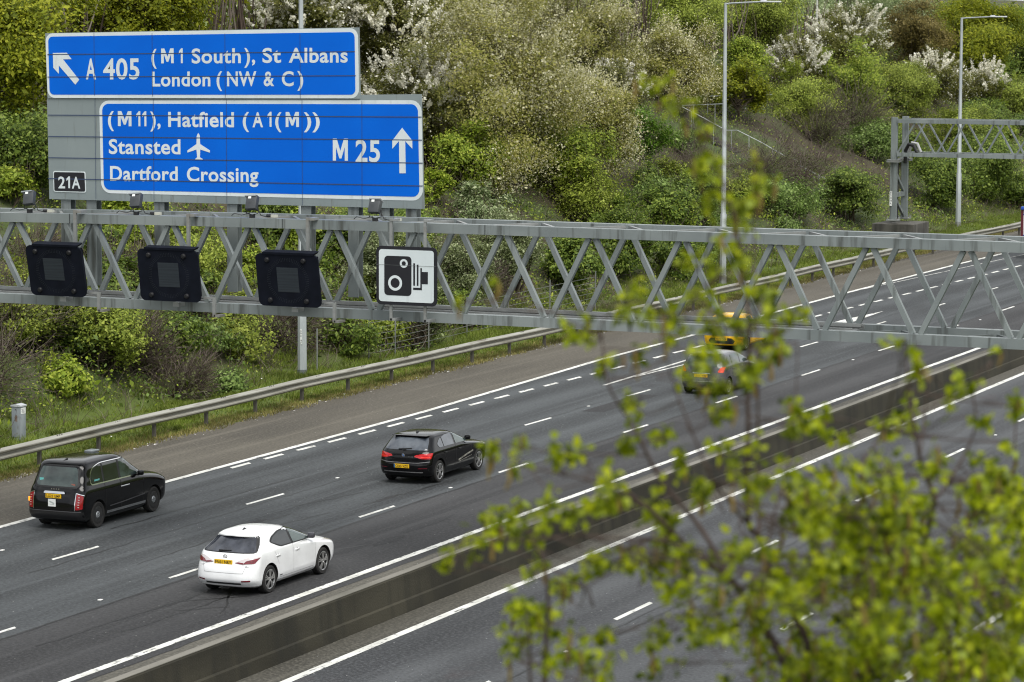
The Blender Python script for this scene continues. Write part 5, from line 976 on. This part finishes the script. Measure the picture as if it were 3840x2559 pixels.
PLANTS = [
(-65.4,104.3,2.83,'ygreen','large yellow-green tree at the left edge of the photo, upper left of the blue sign'), 
(-69.4,119.0,2.43,'ygreen','yellow-green tree crown rising over the top edge of the blue sign'), 
(-62.9,99.9,1.76,'dgreen','dark green tree left of the grey part of the sign'), 
(-78.2,142.8,2.00,'bare','bare brown tree in the gap above the middle of the upper sign'), 
(-69.2,135.0,2.28,'blossom','white blossom tree above the right end of the upper sign'), 
(-66.6,139.0,2.53,'blossom','white blossom tree just right of the upper sign corner'), 
(-62.1,132.1,2.10,'blossom','white flowering tree beside the right edge of the lower blue sign'), 
(-67.5,148.7,3.13,'cream','tall cream tree at the top of the photo, right of the signs'), 
(-59.2,135.4,3.45,'cream','largest cream and tan tree, in the middle of the hillside'), 
(-59.8,146.4,2.39,'cream','cream tree at the right end of the flowering thicket'), 
(-63.1,159.5,1.41,'blossom','white flowering tree with long sprays above the bright green bush'), 
(-65.9,162.3,2.76,'cream','tan-tipped tree behind the flowering thicket, below the thin mast'), 
(-84.4,197.7,1.76,'bare','dark bare tree in the gap between two cream tree crowns'), 
(-59.9,155.2,1.51,'mgreen','vivid green round bush in the middle of the hillside'), 
(-59.4,131.5,1.69,'mgreen','mid green bush beside the lower right corner of the lower sign'), 
(-60.1,136.7,0.92,'bronze','small bronze bush under the large cream tree'), 
(-57.7,138.7,1.86,'mgreen','light green bush below the large cream tree'), 
(-56.6,127.5,1.15,'grey','pale grey-green bush just above the gantry, right of the sign posts'), 
(-55.1,137.7,1.63,'olive','yellow-olive airy bush above the gantry, left of the second lamp column'), 
(-55.6,145.3,1.39,'bramble','dull bramble mound left of the second lamp column foot'), 
(-64.1,172.4,2.14,'cream','olive tree with cream sprays left of the second lamp column'), 
(-69.7,187.3,2.32,'olive','dark olive tree at the top, left of the second lamp column'), 
(-86.0,239.5,2.43,'grey','pale grey-green tree behind the head of the second lamp column'), 
(-71.0,206.5,2.68,'olive','brown-olive tree right of the head of the second lamp column'), 
(-66.7,190.7,1.66,'mgreen','blue-green bush right of the second lamp column, above the railing'), 
(-62.6,179.0,1.30,'ygreen','yellow-green bush behind the upper stair railing'), 
(-64.7,178.7,0.99,'olive','small olive bush left of the second lamp column, above the railing'), 
(-74.7,225.9,2.43,'grey','pale tree behind the thin tall mast'), 
(-72.8,232.1,3.14,'grey','pale grey-green tree at the skyline, centre right'), 
(-72.2,242.8,2.75,'grey','pale tree at the skyline, left of the third lamp column'), 
(-64.6,195.5,1.69,'blossom','white flowering bush below the thin tall mast'), 
(-64.6,206.6,2.36,'blossom','white tree with long upright flower sprays, right of the thin tall mast'), 
(-61.9,187.3,2.02,'olive','olive bush above the brown scrub, under the white flowering bush'), 
(-62.1,199.5,2.42,'mgreen','leafy green bush in front of the white tree with upright sprays'), 
(-62.0,209.9,2.23,'olive','yellow-olive bush above the column of the far gantry'), 
(-61.8,218.3,1.70,'blossom','white flowering bush just left of the third lamp column'), 
(-65.5,227.7,2.57,'bronze','bronze leaved tree left of the third lamp column'), 
(-64.0,235.4,2.98,'ygreen','big yellow-green tree behind the head of the third lamp column'), 
(-65.8,256.2,2.68,'dgreen','dark brownish green tree in the top right corner'), 
(-60.8,228.3,1.54,'blossom','small white flowering bush right of the third lamp column'), 
(-58.6,217.7,1.84,'dgreen','dark bush behind the truss of the far gantry'), 
(-58.7,228.2,1.92,'olive','olive bush at the right edge, behind the far gantry truss'), 
(-59.5,191.5,2.05,'twig','brown twiggy scrub right of the stair railing'), 
(-59.6,184.6,1.59,'twig','purple brown scrub patch beside the middle of the stair railing'), 
(-57.9,188.5,1.88,'bramble','bramble mound left of the far gantry column top'), 
(-56.3,203.4,1.72,'olive','olive bush behind the far gantry truss, left of the third lamp column'), 
(-52.7,169.3,1.65,'dgreen','dark green bush left of the concrete plinth'), 
(-52.5,185.8,1.84,'dgreen','dark bush right of the far gantry column'), 
(-51.9,195.7,2.34,'dgreen','dark green bush right of the third lamp column, under the far gantry truss'), 
(-50.6,197.9,1.25,'dgreen','dark green bush at the right edge above the guard rail'), 
(-53.6,160.1,1.74,'bramble','low bramble mound above the gantry, right of the second lamp column'), 
(-54.4,148.9,1.42,'bramble','bramble mound above the gantry, left beside the second lamp column'), 
(-54.5,156.7,1.02,'mgreen','green bush just right of the second lamp column foot'), 
(-55.7,170.3,1.47,'twig','brown scrub below the lowest stair railing'), 
(-57.0,157.1,1.49,'twig','brown scrub left of the second lamp column, below the stair railing'), 
(-57.1,166.9,1.45,'twig','brown scrub below the middle landing of the stair railing'), 
(-61.5,96.9,0.86,'mgreen','yellow-tinged bush at the left edge, level with the lower sign'), 
(-58.7,93.3,0.90,'twig','brown scrub behind the first signal box'), 
(-57.6,96.2,0.92,'dgreen','dark bush between the first and second signal boxes'), 
(-56.9,97.3,1.08,'mgreen','green bush left of the second signal box, behind the gantry'), 
(-57.2,101.8,1.04,'mgreen','green bush behind the second signal box'), 
(-55.8,103.4,1.21,'mgreen','bright bush between the second and third signal boxes'), 
(-54.5,105.9,1.23,'dgreen','dark bush behind the third signal box'), 
(-55.4,112.6,1.21,'olive','olive shrub between the third signal box and the camera sign'), 
(-52.1,109.0,1.42,'speckle','tall speckled shrub behind the camera sign'), 
(-51.9,114.4,1.47,'speckle','tall speckled shrub right of the camera sign'), 
(-52.0,120.3,1.54,'speckle','tall speckled shrub behind the middle of the gantry truss'), 
(-51.6,125.0,1.40,'dgreen','dark green shrub behind the gantry, second from the guard rail bend'), 
(-52.0,132.1,1.47,'dgreen','dark green shrub behind the truss, left of the second lamp column'), 
(-51.0,135.7,1.30,'dgreen','dark green shrub behind the truss, above the far guard rail'), 
(-51.9,144.1,1.16,'bramble','bramble bush behind the truss, right above the guard rail'), 
(-53.5,85.0,1.10,'olive','olive yellow bush at the left edge, behind the grey cabinet'), 
(-51.6,84.6,0.84,'mgreen','bright yellow-green bush right of the grey cabinet'), 
(-53.6,88.0,0.71,'ygreen','bright yellow leafed sapling below the first signal box'), 
(-52.3,89.2,1.14,'twig','brown bare scrub below the second signal box'), 
(-52.9,94.4,1.12,'bramble','bramble mound below the second signal box'), 
(-50.7,89.5,0.99,'twig','brown scrub above the grass, left of the first lamp column'), 
(-52.0,96.5,1.06,'olive','olive shrub below the third signal box'), 
(-52.4,91.6,1.10,'dgreen','dark shrub left of the first lamp column'), 
(-49.9,91.8,0.72,'bramble','low bramble at the grass edge, left of the first lamp column'), 
(-50.7,101.6,1.18,'dgreen','dark shrub just right of the first lamp column'), 
(-51.3,105.6,0.97,'olive','olive shrub below the camera sign'), 
(-50.1,107.1,1.06,'speckle','speckled shrub right of the wire fence posts'), 
(-50.9,113.3,0.86,'dgreen','dark shrub where the guard rail meets the gantry'),
]
for q in PLANTS: plant(*q)
# small shrubs that close the gaps between the larger ones; nothing tells those of one kind apart
FILL = {'mgreen': 'low fresh green bush filling a gap between larger shrubs of the hillside', 'olive': 'low olive shrub filling a gap between larger bushes of the hillside', 'dgreen': 'low dark green bush filling a gap between larger shrubs of the hillside', 'bramble': 'low tangled bramble filling a gap between larger shrubs of the hillside'}
FILL['twig'] = 'low brown scrub filling a gap between larger shrubs of the hillside'
for i in range(96):
    y = rng.uniform(84, 162) if i < 50 else (rng.uniform(192, 232) if i < 64 else rng.uniform(80, 118)); x = rng.uniform(-67, -51.4) if i < 64 else rng.uniform(-56, -51.6); k = ['mgreen', 'olive', 'dgreen', 'bramble'][i % 4] if i < 64 else ['twig', 'olive', 'bramble', 'twig', 'dgreen'][i % 5]
    if x > -53.5 and 91 < y < 99: continue
    plant(x, y, rng.uniform(.75, 1.45), k, FILL[k])
# low cover over the slope: bramble, ivy and dead stems
def scatter(n, x0, x1, y0, y1): return rng.uniform(x0, x1, n), rng.uniform(y0, y1, n)
def scrub_zone(X, Y): return (X < -54.5) & (X > -62.5) & (Y > 163) & (Y < 196)
for nm_, mat_, n_, ph, hmx, lab in (('ground_cover', 'bramble', 230000, 1.3, .75, 'bramble and ivy creeping over the hillside'), ('ground_cover', 'olive', 150000, 3.1, .95, 'olive undergrowth between the bushes of the hillside'), ('ground_cover', 'mgreen', 130000, 5.2, .9, 'fresh green undergrowth between the bushes of the hillside')):
    X, Y = scatter(n_, -74, -49.2, 72, 245); patch_ = np.sin(X * .55 + ph) * np.sin(Y * .33 + ph) + .6 * np.sin(Y * .9 + X * .7 + 2 * ph); keep = (rng.uniform(-1.3, 1.5, len(X)) < patch_) & (X < -50.2 - .6 * np.sin(Y * .4)) & ~(scrub_zone(X, Y) & (rng.uniform(size=len(X)) < .75)); X, Y = X[keep], Y[keep]
    h = (rng.uniform(0, 1, len(X)) ** 1.2) * hmx * (.35 + .5 * np.clip(np.sin(X * 1.1 + ph) * np.sin(Y * .8 + ph) + .5, 0, 1.4)); V, F = leaf_quads(np.stack([X, Y, ground_z(X, Y) + h], 1), .052, .9)
    tag(np_mesh(nm_, V, F, LM[mat_]), lab, kind='stuff')
X, Y = scatter(26000, -72, -49.5, 72, 240); A = np.stack([X, Y, ground_z(X, Y)], 1); d = unit(len(X)); d[:, 2] = np.abs(d[:, 2]) + .25; B = A + d * rng.uniform(.3, 1.15, len(X))[:, None]; V, F = sticks(A, B, .010, .004, .12, 3, 3)
tag(np_mesh('dead_stems', V, F, twig_m), 'dead brown stems all over the hillside', kind='stuff')
# grass on both sides of the guard rail
grass_m = leafmat('grass_blades', [(.08, .12, .010), (.15, .215, .02), (.21, .275, .04), (.28, .30, .08)], .6, .3)
dry_m = leafmat('dry_grass_blades', [(.14, .13, .03), (.23, .20, .06), (.33, .28, .11), (.16, .19, .04)], .7, .25)
for m_ in (grass_m, dry_m):        # patches of lusher and thinner grass
    t_ = m_.node_tree; h_ = next(n for n in t_.nodes if n.type == 'HUE_SAT'); g_ = nd(t_, 'ShaderNodeNewGeometry'); n_ = nd(t_, 'ShaderNodeTexNoise'); n_.inputs['Scale'].default_value = .75; n_.inputs['Detail'].default_value = 4; t_.links.new(g_.outputs['Position'], n_.inputs['Vector'])
    r_ = nd(t_, 'ShaderNodeMapRange'); r_.inputs['From Min'].default_value = .35; r_.inputs['From Max'].default_value = .68; r_.inputs['To Min'].default_value = .45; r_.inputs['To Max'].default_value = 1.15; t_.links.new(n_.outputs['Fac'], r_.inputs[0]); t_.links.new(r_.outputs[0], h_.inputs['Value'])
def blades(X, Y, H, wd, name, m, lab):
    n = len(X); z = np.where(X > -46.6, 0.0, ground_z(X, Y)); a = rng.uniform(0, 6.283, n); dx = np.cos(a) * wd; dy = np.sin(a) * wd; b = np.stack([X, Y, z], 1); s = np.stack([dx, dy, 0 * dx], 1); t_ = b + np.stack([rng.normal(size=n) * H * .45, rng.normal(size=n) * H * .45, H], 1)
    V = np.stack([b - s, b + s, t_], 1).reshape(-1, 3); return tag(np_mesh(name, V, np.arange(3 * n).reshape(n, 3), m), lab, kind='stuff')
X, Y = scatter(330000, -51.6, -46.3, 62, 200); k = (rng.uniform(0, 1, len(X)) < .6 + .4 * np.sin(X * 1.7 + Y * .8) * np.sin(Y * .5)) & (rng.uniform(0, 1, len(X)) < np.clip(1.35 - np.abs(Y - 110) / 120, .25, 1)); X, Y = X[k], Y[k]
blades(X, Y, rng.uniform(.05, .18, len(X)) * np.where(X < -47.6, 1.25, .75), .013, 'grass', grass_m, 'green grass along the guard rail')
nc_ = 420; cx_, cy_ = scatter(nc_, -51.3, -46.5, 62, 180); ci = rng.integers(0, nc_, 26000); X = cx_[ci] + rng.normal(size=26000) * .12; Y = cy_[ci] + rng.normal(size=26000) * .12; k = X < -46.35
blades(X[k], Y[k], (rng.uniform(.10, .30, nc_)[ci] * rng.uniform(.6, 1.1, 26000))[k], .017, 'grass_tufts', grass_m, 'taller tufts of grass and weeds on the verge')
n = 60000; Y = rng.uniform(62, 200, n); X = -46.35 + rng.normal(size=n) * .32 + .12 * np.sin(Y * 1.3); k = X < -45.75 + .12 * np.sin(Y * 2.2); blades(X[k], Y[k], rng.uniform(.04, .13, k.sum()), .013, 'dry_grass', dry_m, 'dry yellowish grass along the edge of the hard shoulder')
n = 1500; Y = rng.uniform(62, 190, n); X = -46.1 + rng.normal(size=n) * .28 + .3 * (rng.uniform(size=n) < .2) * rng.uniform(size=n); V, F = leaf_quads(np.stack([X, Y, np.full(n, .012)], 1), .03, 3, .8); tag(np_mesh('verge_grit', V, F, leafmat('grit_tones', [(.25, .24, .22), (.45, .43, .4), (.6, .58, .55)], .9, 0)), 'pale grit and litter along the edge of the hard shoulder', kind='stuff')
n = 130; X, Y = scatter(n, -51, -46.6, 66, 190); V, F = leaf_quads(np.stack([X, Y, ground_z(X, Y) + .16], 1), .024, 2, .9); tag(np_mesh('daisies', V, F, leafmat('daisy_tones', [(.7, .7, .66), (.8, .8, .75), (.75, .65, .1)], .8, 0)), 'small white and yellow flowers in the verge grass', kind='stuff')
# the wood along the top of the cutting, beyond the single trees
def wood(n, x0, x1, y0, y1, hmax, m, name, lab, ls=.16):
    X, Y = scatter(n, x0, x1, y0, y1); cellx, celly = np.floor(X / 4.2 + .3 * np.sin(Y * .1)), np.floor(Y / 4.6); hsh = np.abs(np.sin(cellx * 12.9898 + celly * 78.233) * 43758.5453) % 1
    cx = X / 4.2 + .3 * np.sin(Y * .1) - cellx - .5; cy = Y / 4.6 - celly - .5; dome = np.clip(1 - (cx ** 2 + cy ** 2) * 2.4, .1, 1) ** .5; hh = hmax(X, Y) * (.55 + .45 * hsh) * dome; q = rng.uniform(0, 1, n) ** .55
    k = hsh > .12; V, F = leaf_quads(np.stack([X, Y, ground_z(X, Y) + hh * q], 1)[k], ls, .6); return tag(np_mesh(name, V, F, m), lab, kind='stuff')
def hm(X, Y): return np.interp(Y, [80, 190, 215, 232, 250, 420], [8.5, 8.0, 5.2, 2.9, 2.6, 3.6])
wood(120000, -112, -71, 95, 255, hm, LM['olive'], 'far_wood', 'olive wood along the top of the cutting')
wood(60000, -106, -72, 95, 260, hm, LM['grey'], 'far_wood', 'pale green wood along the top of the cutting')
wood(45000, -100, -71, 95, 200, hm, LM['ygreen'], 'far_wood', 'yellow-green wood at the top of the cutting')
wood(60000, -125, -66, 255, 430, lambda X, Y: hm(X, Y) * .8, LM['dgreen'], 'far_wood', 'dark wood far along the cutting', .22)
wood(40000, -70, -48, 228, 420, lambda X, Y: hm(X, Y) * .75, LM['dgreen'], 'far_wood', 'dark bushes along the far part of the cutting', .16)
X, Y = scatter(9000, -110, -70.5, 95, 245); A = np.stack([X, Y, ground_z(X, Y)], 1); B = A + np.stack([rng.normal(size=9000) * .7, rng.normal(size=9000) * .7, hm(X, Y) * rng.uniform(.5, 1, 9000)], 1); V, F = sticks(A, B, .06, .015, .04, 4, 4)
tag(np_mesh('far_trunks', V, F, twig_m), 'thin trunks and bare branches of the wood', kind='stuff')

# ---------------------------------------------------------------- birch saplings close to the camera, out of focus
yaw = .40833; BD = 8.0
def B(x, y, d=0.0):
    """sketch units (right, down from the tree's own frame) -> metres in the frame of the sapling: across, depth, height"""
    s = 1 + d / BD; a = (x - 1176) * .00109392 * s; z = 12.603 - (y * .00110842) * s - .0 + (12.572 - 12.603) * (s - 1); return np.array([a, BD + d, z])
hv = np.array([-math.sin(yaw), math.cos(yaw), 0]); rv = np.array([math.cos(yaw), math.sin(yaw), 0])
def world(p): return rv * p[0] + hv * p[1] + np.array([0, 0, p[2]])
leaf_b = leafmat('birch_leaves', [(.05, .075, .004), (.16, .21, .005), (.28, .35, .007), (.45, .50, .014), (.32, .40, .08)], .55, .5, .12)
catkin_m = leafmat('birch_catkins', [(.12, .075, .02), (.19, .13, .04), (.26, .20, .06)], .8, .2)
def spline(P, n=10):
    P = [np.array(q, float) for q in P]; P = [2 * P[0] - P[1]] + P + [2 * P[-1] - P[-2]]; out = []
    for i in range(1, len(P) - 2):
        for k in range(n): t = k / n; out.append(.5 * ((2 * P[i]) + (P[i + 1] - P[i - 1]) * t + (2 * P[i - 1] - 5 * P[i] + 4 * P[i + 1] - P[i + 2]) * t * t + (3 * P[i] - P[i - 1] - 3 * P[i + 1] + P[i + 2]) * t ** 3))
    out.append(P[-2]); return out
def birch(name, lab, stems, clumps, base, extra=0, bounds=None):
    bw = world(base); root = empty(name, tuple(bw), 0, lab, 'tree', 'birch saplings close to the camera'); mb = MB(); S_ = []
    for pts, r0, r1 in stems:
        Q = [world(q) - bw for q in spline(pts)]; n = len(Q); mb.tube(Q, [.64 * r0 + (.75 * r1 - .64 * r0) * (i / (n - 1)) ** .8 for i in range(n)], 7); S_ += Q
    mb.build('trunk', bark_dark, root, 60); S_ = np.array(S_)
    tw = MB(); LV = []; LF = []; nb = 0; CV = MB()
    for (x, y, rr, n, d) in clumps:
        c = world(B(x, y, d)) - bw; rad = rr * .00111 * 1.45; low = S_[S_[:, 2] < c[2] + .05]; low = low if len(low) else S_; a = low[np.argmin(np.linalg.norm(low - c, axis=1) + .4 * np.abs(low[:, 2] - c[2]))]
        mid = (a + c) / 2 + rng.normal(size=3) * .03 + np.array([0, 0, -.02]); P = spline([a, mid, c], 5); tw.tube(P, [.0026 - .0014 * i / (len(P) - 1) for i in range(len(P))], 4)
        nt_ = max(2, n // 5); ends = c + unit(nt_) * rad * np.array([1, .9, 1]) * rng.uniform(.5, 1.1, (nt_, 1)); ends[:, 2] += rad * .1
        for e in ends: tw.tube([c * .7 + a * .3, (c + e) / 2 + rng.normal(size=3) * .01, e], [.0015, .0012, .0009], 3, cap=False)
        for k in range(int(n * 2.9)):
            e = ends[rng.integers(0, nt_)]; t = rng.uniform(.15, 1.05); p = (c * (1 - t) + e * t) + rng.normal(size=3) * rad * .14; s = rng.uniform(.008, .0168)
            nn = unit(1)[0] * .9 + np.array([0, 0, .35]) - hv * .45; nn /= np.linalg.norm(nn); ax = rng.normal(size=3) * .6 + np.array([0, 0, -.8]); ax -= nn * ax.dot(nn); ax /= np.linalg.norm(ax); sd_ = np.cross(nn, ax)
            V = [p, p + ax * s * .5 + sd_ * s * .62 + nn * s * .12, p + ax * s * 1.1 + sd_ * s * .60 + nn * s * .12, p + ax * s * 2.05 - nn * s * .1, p + ax * s * 1.1 - sd_ * s * .60 + nn * s * .12, p + ax * s * .5 - sd_ * s * .62 + nn * s * .12]
            LV += V; LF += [(nb, nb + 1, nb + 2, nb + 3), (nb, nb + 3, nb + 4, nb + 5)]; nb += 6
        if rng.uniform() < .6:
            for _ in range(rng.integers(1, 4)):
                e = ends[rng.integers(0, nt_)]; l = rng.uniform(.035, .065); CV.tube([e, e + np.array([.004, 0, -l * .5]), e + np.array([rng.normal() * .006, 0, -l])], [.003, .0055, .003], 6)
    tw.build('twigs', bark_dark, root); np_mesh('leaves', LV, LF, leaf_b, root)
    if CV.v: CV.build('catkins', catkin_m, root, 60)['kind'] = 'stuff'
b_ = lambda *q: [B(x, y, d) for x, y, d in q]
def J(L_): return [(x, y, r_, n, rng.normal() * .38) for x, y, r_, n in L_]
base1 = B(1880, 4500, .3); base1[2] = 5.0
main = [([base1, B(1846, 2300, .1), B(1830, 1620, .05), *b_((1816, 1519, .0), (1787, 1474, .0), (1754, 1419, 0), (1693, 1338, -.05), (1616, 1280, -.1), (1567, 1238, -.15), (1500, 1172, -.2), (1440, 1125, -.2))], .034, .006),
    (b_((1846, 2300, .1), (1870, 1568, .1), (1867, 1474, .12), (1842, 1422, .12), (1816, 1374, .12), (1790, 1328, .1), (1756, 1237, .08), (1732, 1206, .05), (1724, 1130, .02), (1727, 1000, 0), (1724, 880, 0), (1727, 760, -.05), (1715, 650, -.05), (1690, 500, -.1), (1655, 400, -.1), (1602, 320, -.15), (1556, 235, -.2)), .020, .003),
    (b_((1756, 1237, .08), (1752, 1130, .15), (1750, 980, .2), (1748, 860, .2), (1744, 740, .2), (1736, 600, .25), (1742, 430, .25), (1764, 365, .3)), .008, .002),
    (b_((1693, 1338, -.05), (1620, 1215, .1), (1550, 1130, .15), (1512, 1079, .2), (1486, 1027, .2), (1460, 977, .2), (1434, 938, .2), (1405, 889, .2), (1392, 840, .2), (1385, 770, .2)), .011, .003),
    (b_((1732, 1206, .05), (1690, 1160, -.2), (1640, 1090, -.3), (1600, 1000, -.3), (1560, 900, -.3), (1530, 800, -.35), (1505, 690, -.4)), .007, .002),
    (b_((1787, 1403, .1), (1777, 1340, .2), (1770, 1290, .25), (1790, 1180, .3), (1822, 1060, .35), (1835, 960, .35), (1840, 780, .4)), .008, .002),
    (b_((1500, 1172, -.2), (1400, 1120, -.3), (1300, 1090, -.35), (1200, 1070, -.4), (1130, 1010, -.4)), .006, .002),
    (b_((1567, 1238, -.15), (1450, 1240, -.3), (1330, 1235, -.4), (1200, 1245, -.4), (1080, 1240, -.45), (1020, 1290, -.45)), .007, .002),
    (b_((1616, 1280, -.1), (1500, 1290, .2), (1420, 1310, .3), (1350, 1350, .3)), .006, .002), (b_((1715, 650, -.05), (1640, 640, -.2), (1560, 720, -.3), (1480, 690, -.35)), .004, .002), (b_((1727, 760, -.05), (1650, 740, .1), (1590, 700, .15)), .004, .002)]
c1 = [(1560, 240, 40, 9), (1510, 190, 38, 7), (1610, 300, 35, 8), (1590, 250, 30, 5), (1640, 350, 40, 10), (1650, 425, 60, 22), (1690, 490, 50, 18), (1752, 380, 28, 7), (1738, 420, 34, 8), (1700, 560, 40, 12), (1655, 600, 36, 8), (1720, 470, 34, 10), (1045, 688, 12, 3), (1130, 650, 20, 3), (1590, 610, 36, 8),
    (1430, 680, 60, 18), (1500, 700, 50, 18), (1350, 760, 50, 11), (1300, 740, 30, 6), (1560, 740, 60, 24), (1640, 720, 60, 26), (1700, 740, 60, 24), (1780, 700, 60, 26), (1830, 730, 40, 12), (1600, 650, 40, 11), (1760, 790, 50, 18), (1620, 820, 55, 18), (1680, 880, 55, 20), (1560, 860, 40, 10), (1480, 800, 30, 7), (1740, 860, 40, 15), (1810, 800, 34, 8),
    (1440, 900, 50, 14), (1390, 850, 34, 8), (1330, 1050, 40, 10), (1130, 1010, 40, 9), (1200, 1060, 40, 9), (1280, 1060, 50, 12), (1400, 1100, 60, 18), (1180, 1140, 50, 10), (1060, 1240, 50, 14), (1020, 1290, 40, 10), (1130, 1230, 50, 16), (1200, 1240, 50, 18), (1260, 1200, 50, 15), (1330, 1180, 50, 15), (1450, 1000, 40, 11), (1520, 1000, 40, 9), (1560, 1060, 40, 11), (1850, 950, 42, 14), (1820, 985, 40, 14), (1700, 1040, 50, 14), (1620, 1100, 50, 16), (1490, 1150, 60, 22), (1400, 1160, 50, 18), (1420, 1300, 60, 20), (1340, 1330, 44, 10), (1370, 1480, 50, 14), (1300, 1340, 50, 12), (1560, 1180, 50, 16), (1640, 960, 44, 12)]
for _ in range(125):
    x, y = rng.uniform(1400, 2100), rng.uniform(1110, 1640); w = np.clip((x - 1350) / 500, .2, 1) * np.clip((y - 1060) / 200, .3, 1)
    if rng.uniform() < w and math.hypot(x - 1850, (y - 1405)) > 45: c1.append((x, y, rng.uniform(38, 66), int(rng.uniform(9, 19))))
birch('birch_sapling', 'largest foreground birch with a tall thin leader crossing the gantry', main, J(c1), base1)
base2 = B(1330, 4400, .1); base2[2] = 5.1
left = [([base2, B(1280, 2200, -.2), *b_((1255, 1580, -.25), (1258, 1500, -.25), (1262, 1380, -.3), (1254, 1300, -.3), (1215, 1225, -.3))], .016, .003), (b_((1280, 2200, -.2), (1225, 1620, -.3), (1220, 1470, -.35), (1205, 1390, -.4)), .009, .003)]
c2 = [(1230, 1400, 55, 22), (1200, 1470, 60, 24), (1180, 1420, 40, 12), (1260, 1440, 40, 12), (1230, 1310, 40, 12), (1290, 1340, 40, 8), (1255, 1540, 50, 12), (1310, 1520, 44, 12), (1215, 1235, 40, 10), (1350, 1560, 50, 14), (1400, 1570, 50, 14)]
birch('birch_sapling', 'small foreground birch sapling low left of the others, over the near lanes', left, J(c2), base2)
base3 = B(2250, 4500, .8); base3[2] = 4.9
right = [([base3, B(2235, 2300, .6), *b_((2215, 1600, .5), (2194, 1445, .45), (2170, 1330, .4), (2142, 1261, .4), (2163, 1148, .35), (2144, 1090, .35), (2128, 1044, .3), (2115, 980, .3), (2098, 880, .3), (2088, 770, .3))], .026, .003), (b_((2128, 1044, .3), (2138, 960, .4), (2150, 860, .4), (2195, 900, .5)), .005, .002), (b_((2163, 1148, .35), (2220, 1060, .5), (2256, 970, .5), (2250, 870, .5), (2290, 820, .5)), .007, .002),
    (b_((2215, 1600, .5), (2290, 1430, .8), (2325, 1345, .8), (2345, 1200, .8), (2350, 950, .8)), .012, .003), (b_((2170, 1330, .4), (2080, 1260, .1), (2020, 1180, 0), (1990, 1080, 0), (2040, 985, 0)), .007, .002), (b_((2194, 1445, .45), (2110, 1380, .5), (2020, 1290, .5), (1940, 1230, .5)), .008, .002)]
c3 = [(2090, 960, 52, 24), (2065, 985, 40, 14), (2110, 870, 34, 10), (2095, 780, 24, 5), (2200, 900, 40, 9), (2260, 950, 34, 8), (2310, 790, 14, 2), (2345, 925, 34, 10), (2310, 1100, 34, 8), (2340, 1010, 24, 5), (1935, 990, 40, 12), (1900, 960, 26, 7), (2170, 1050, 36, 8), (2250, 1060, 36, 8), (2050, 1060, 40, 10), (2035, 775, 14, 2), (2250, 890, 30, 6)]
for _ in range(165):
    x, y = rng.uniform(1850, 2400), rng.uniform(1060, 1640); w = np.clip((y - 1020) / 180, .25, 1)
    if rng.uniform() < w and math.hypot(x - 2185, (y - 1225) * .8) > 34: c3.append((x, y, rng.uniform(38, 66), int(rng.uniform(9, 19))))
birch('birch_sapling', 'foreground birch at the right edge with several forked stems', right, J(c3), base3)
# a white flowering bush lower on the near bank, showing between the leaves at the bottom right
bb = empty('flowering_bush', tuple(world(np.array([2.02, 14.0, 7.1]))), 0, 'white flowering bush low behind the foreground birch leaves, bottom right corner', 'bush')
n = 900; Cc = rng.normal(size=(14, 3)) * np.array([.22, .3, .2]) + np.array([0, 0, 1.55]); ci = rng.integers(0, 14, n); V, F = leaf_quads(Cc[ci] + rng.normal(size=(n, 3)) * .07, .022, .3, .8); np_mesh('blossom', V, F, bl_white, bb)
ci = rng.integers(0, 14, 1500); V, F = leaf_quads(Cc[ci] + rng.normal(size=(1500, 3)) * .2, .03, .4, .6); np_mesh('foliage', V, F, LM['mgreen'], bb)
A = np.zeros((14, 3)); A[:, :2] = rng.normal(size=(14, 2)) * .15; A[:, 2] = -2.2; V, F = sticks(A, Cc, .02, .006, .06, 5, 5); np_mesh('stems', V, F, bark, bb)
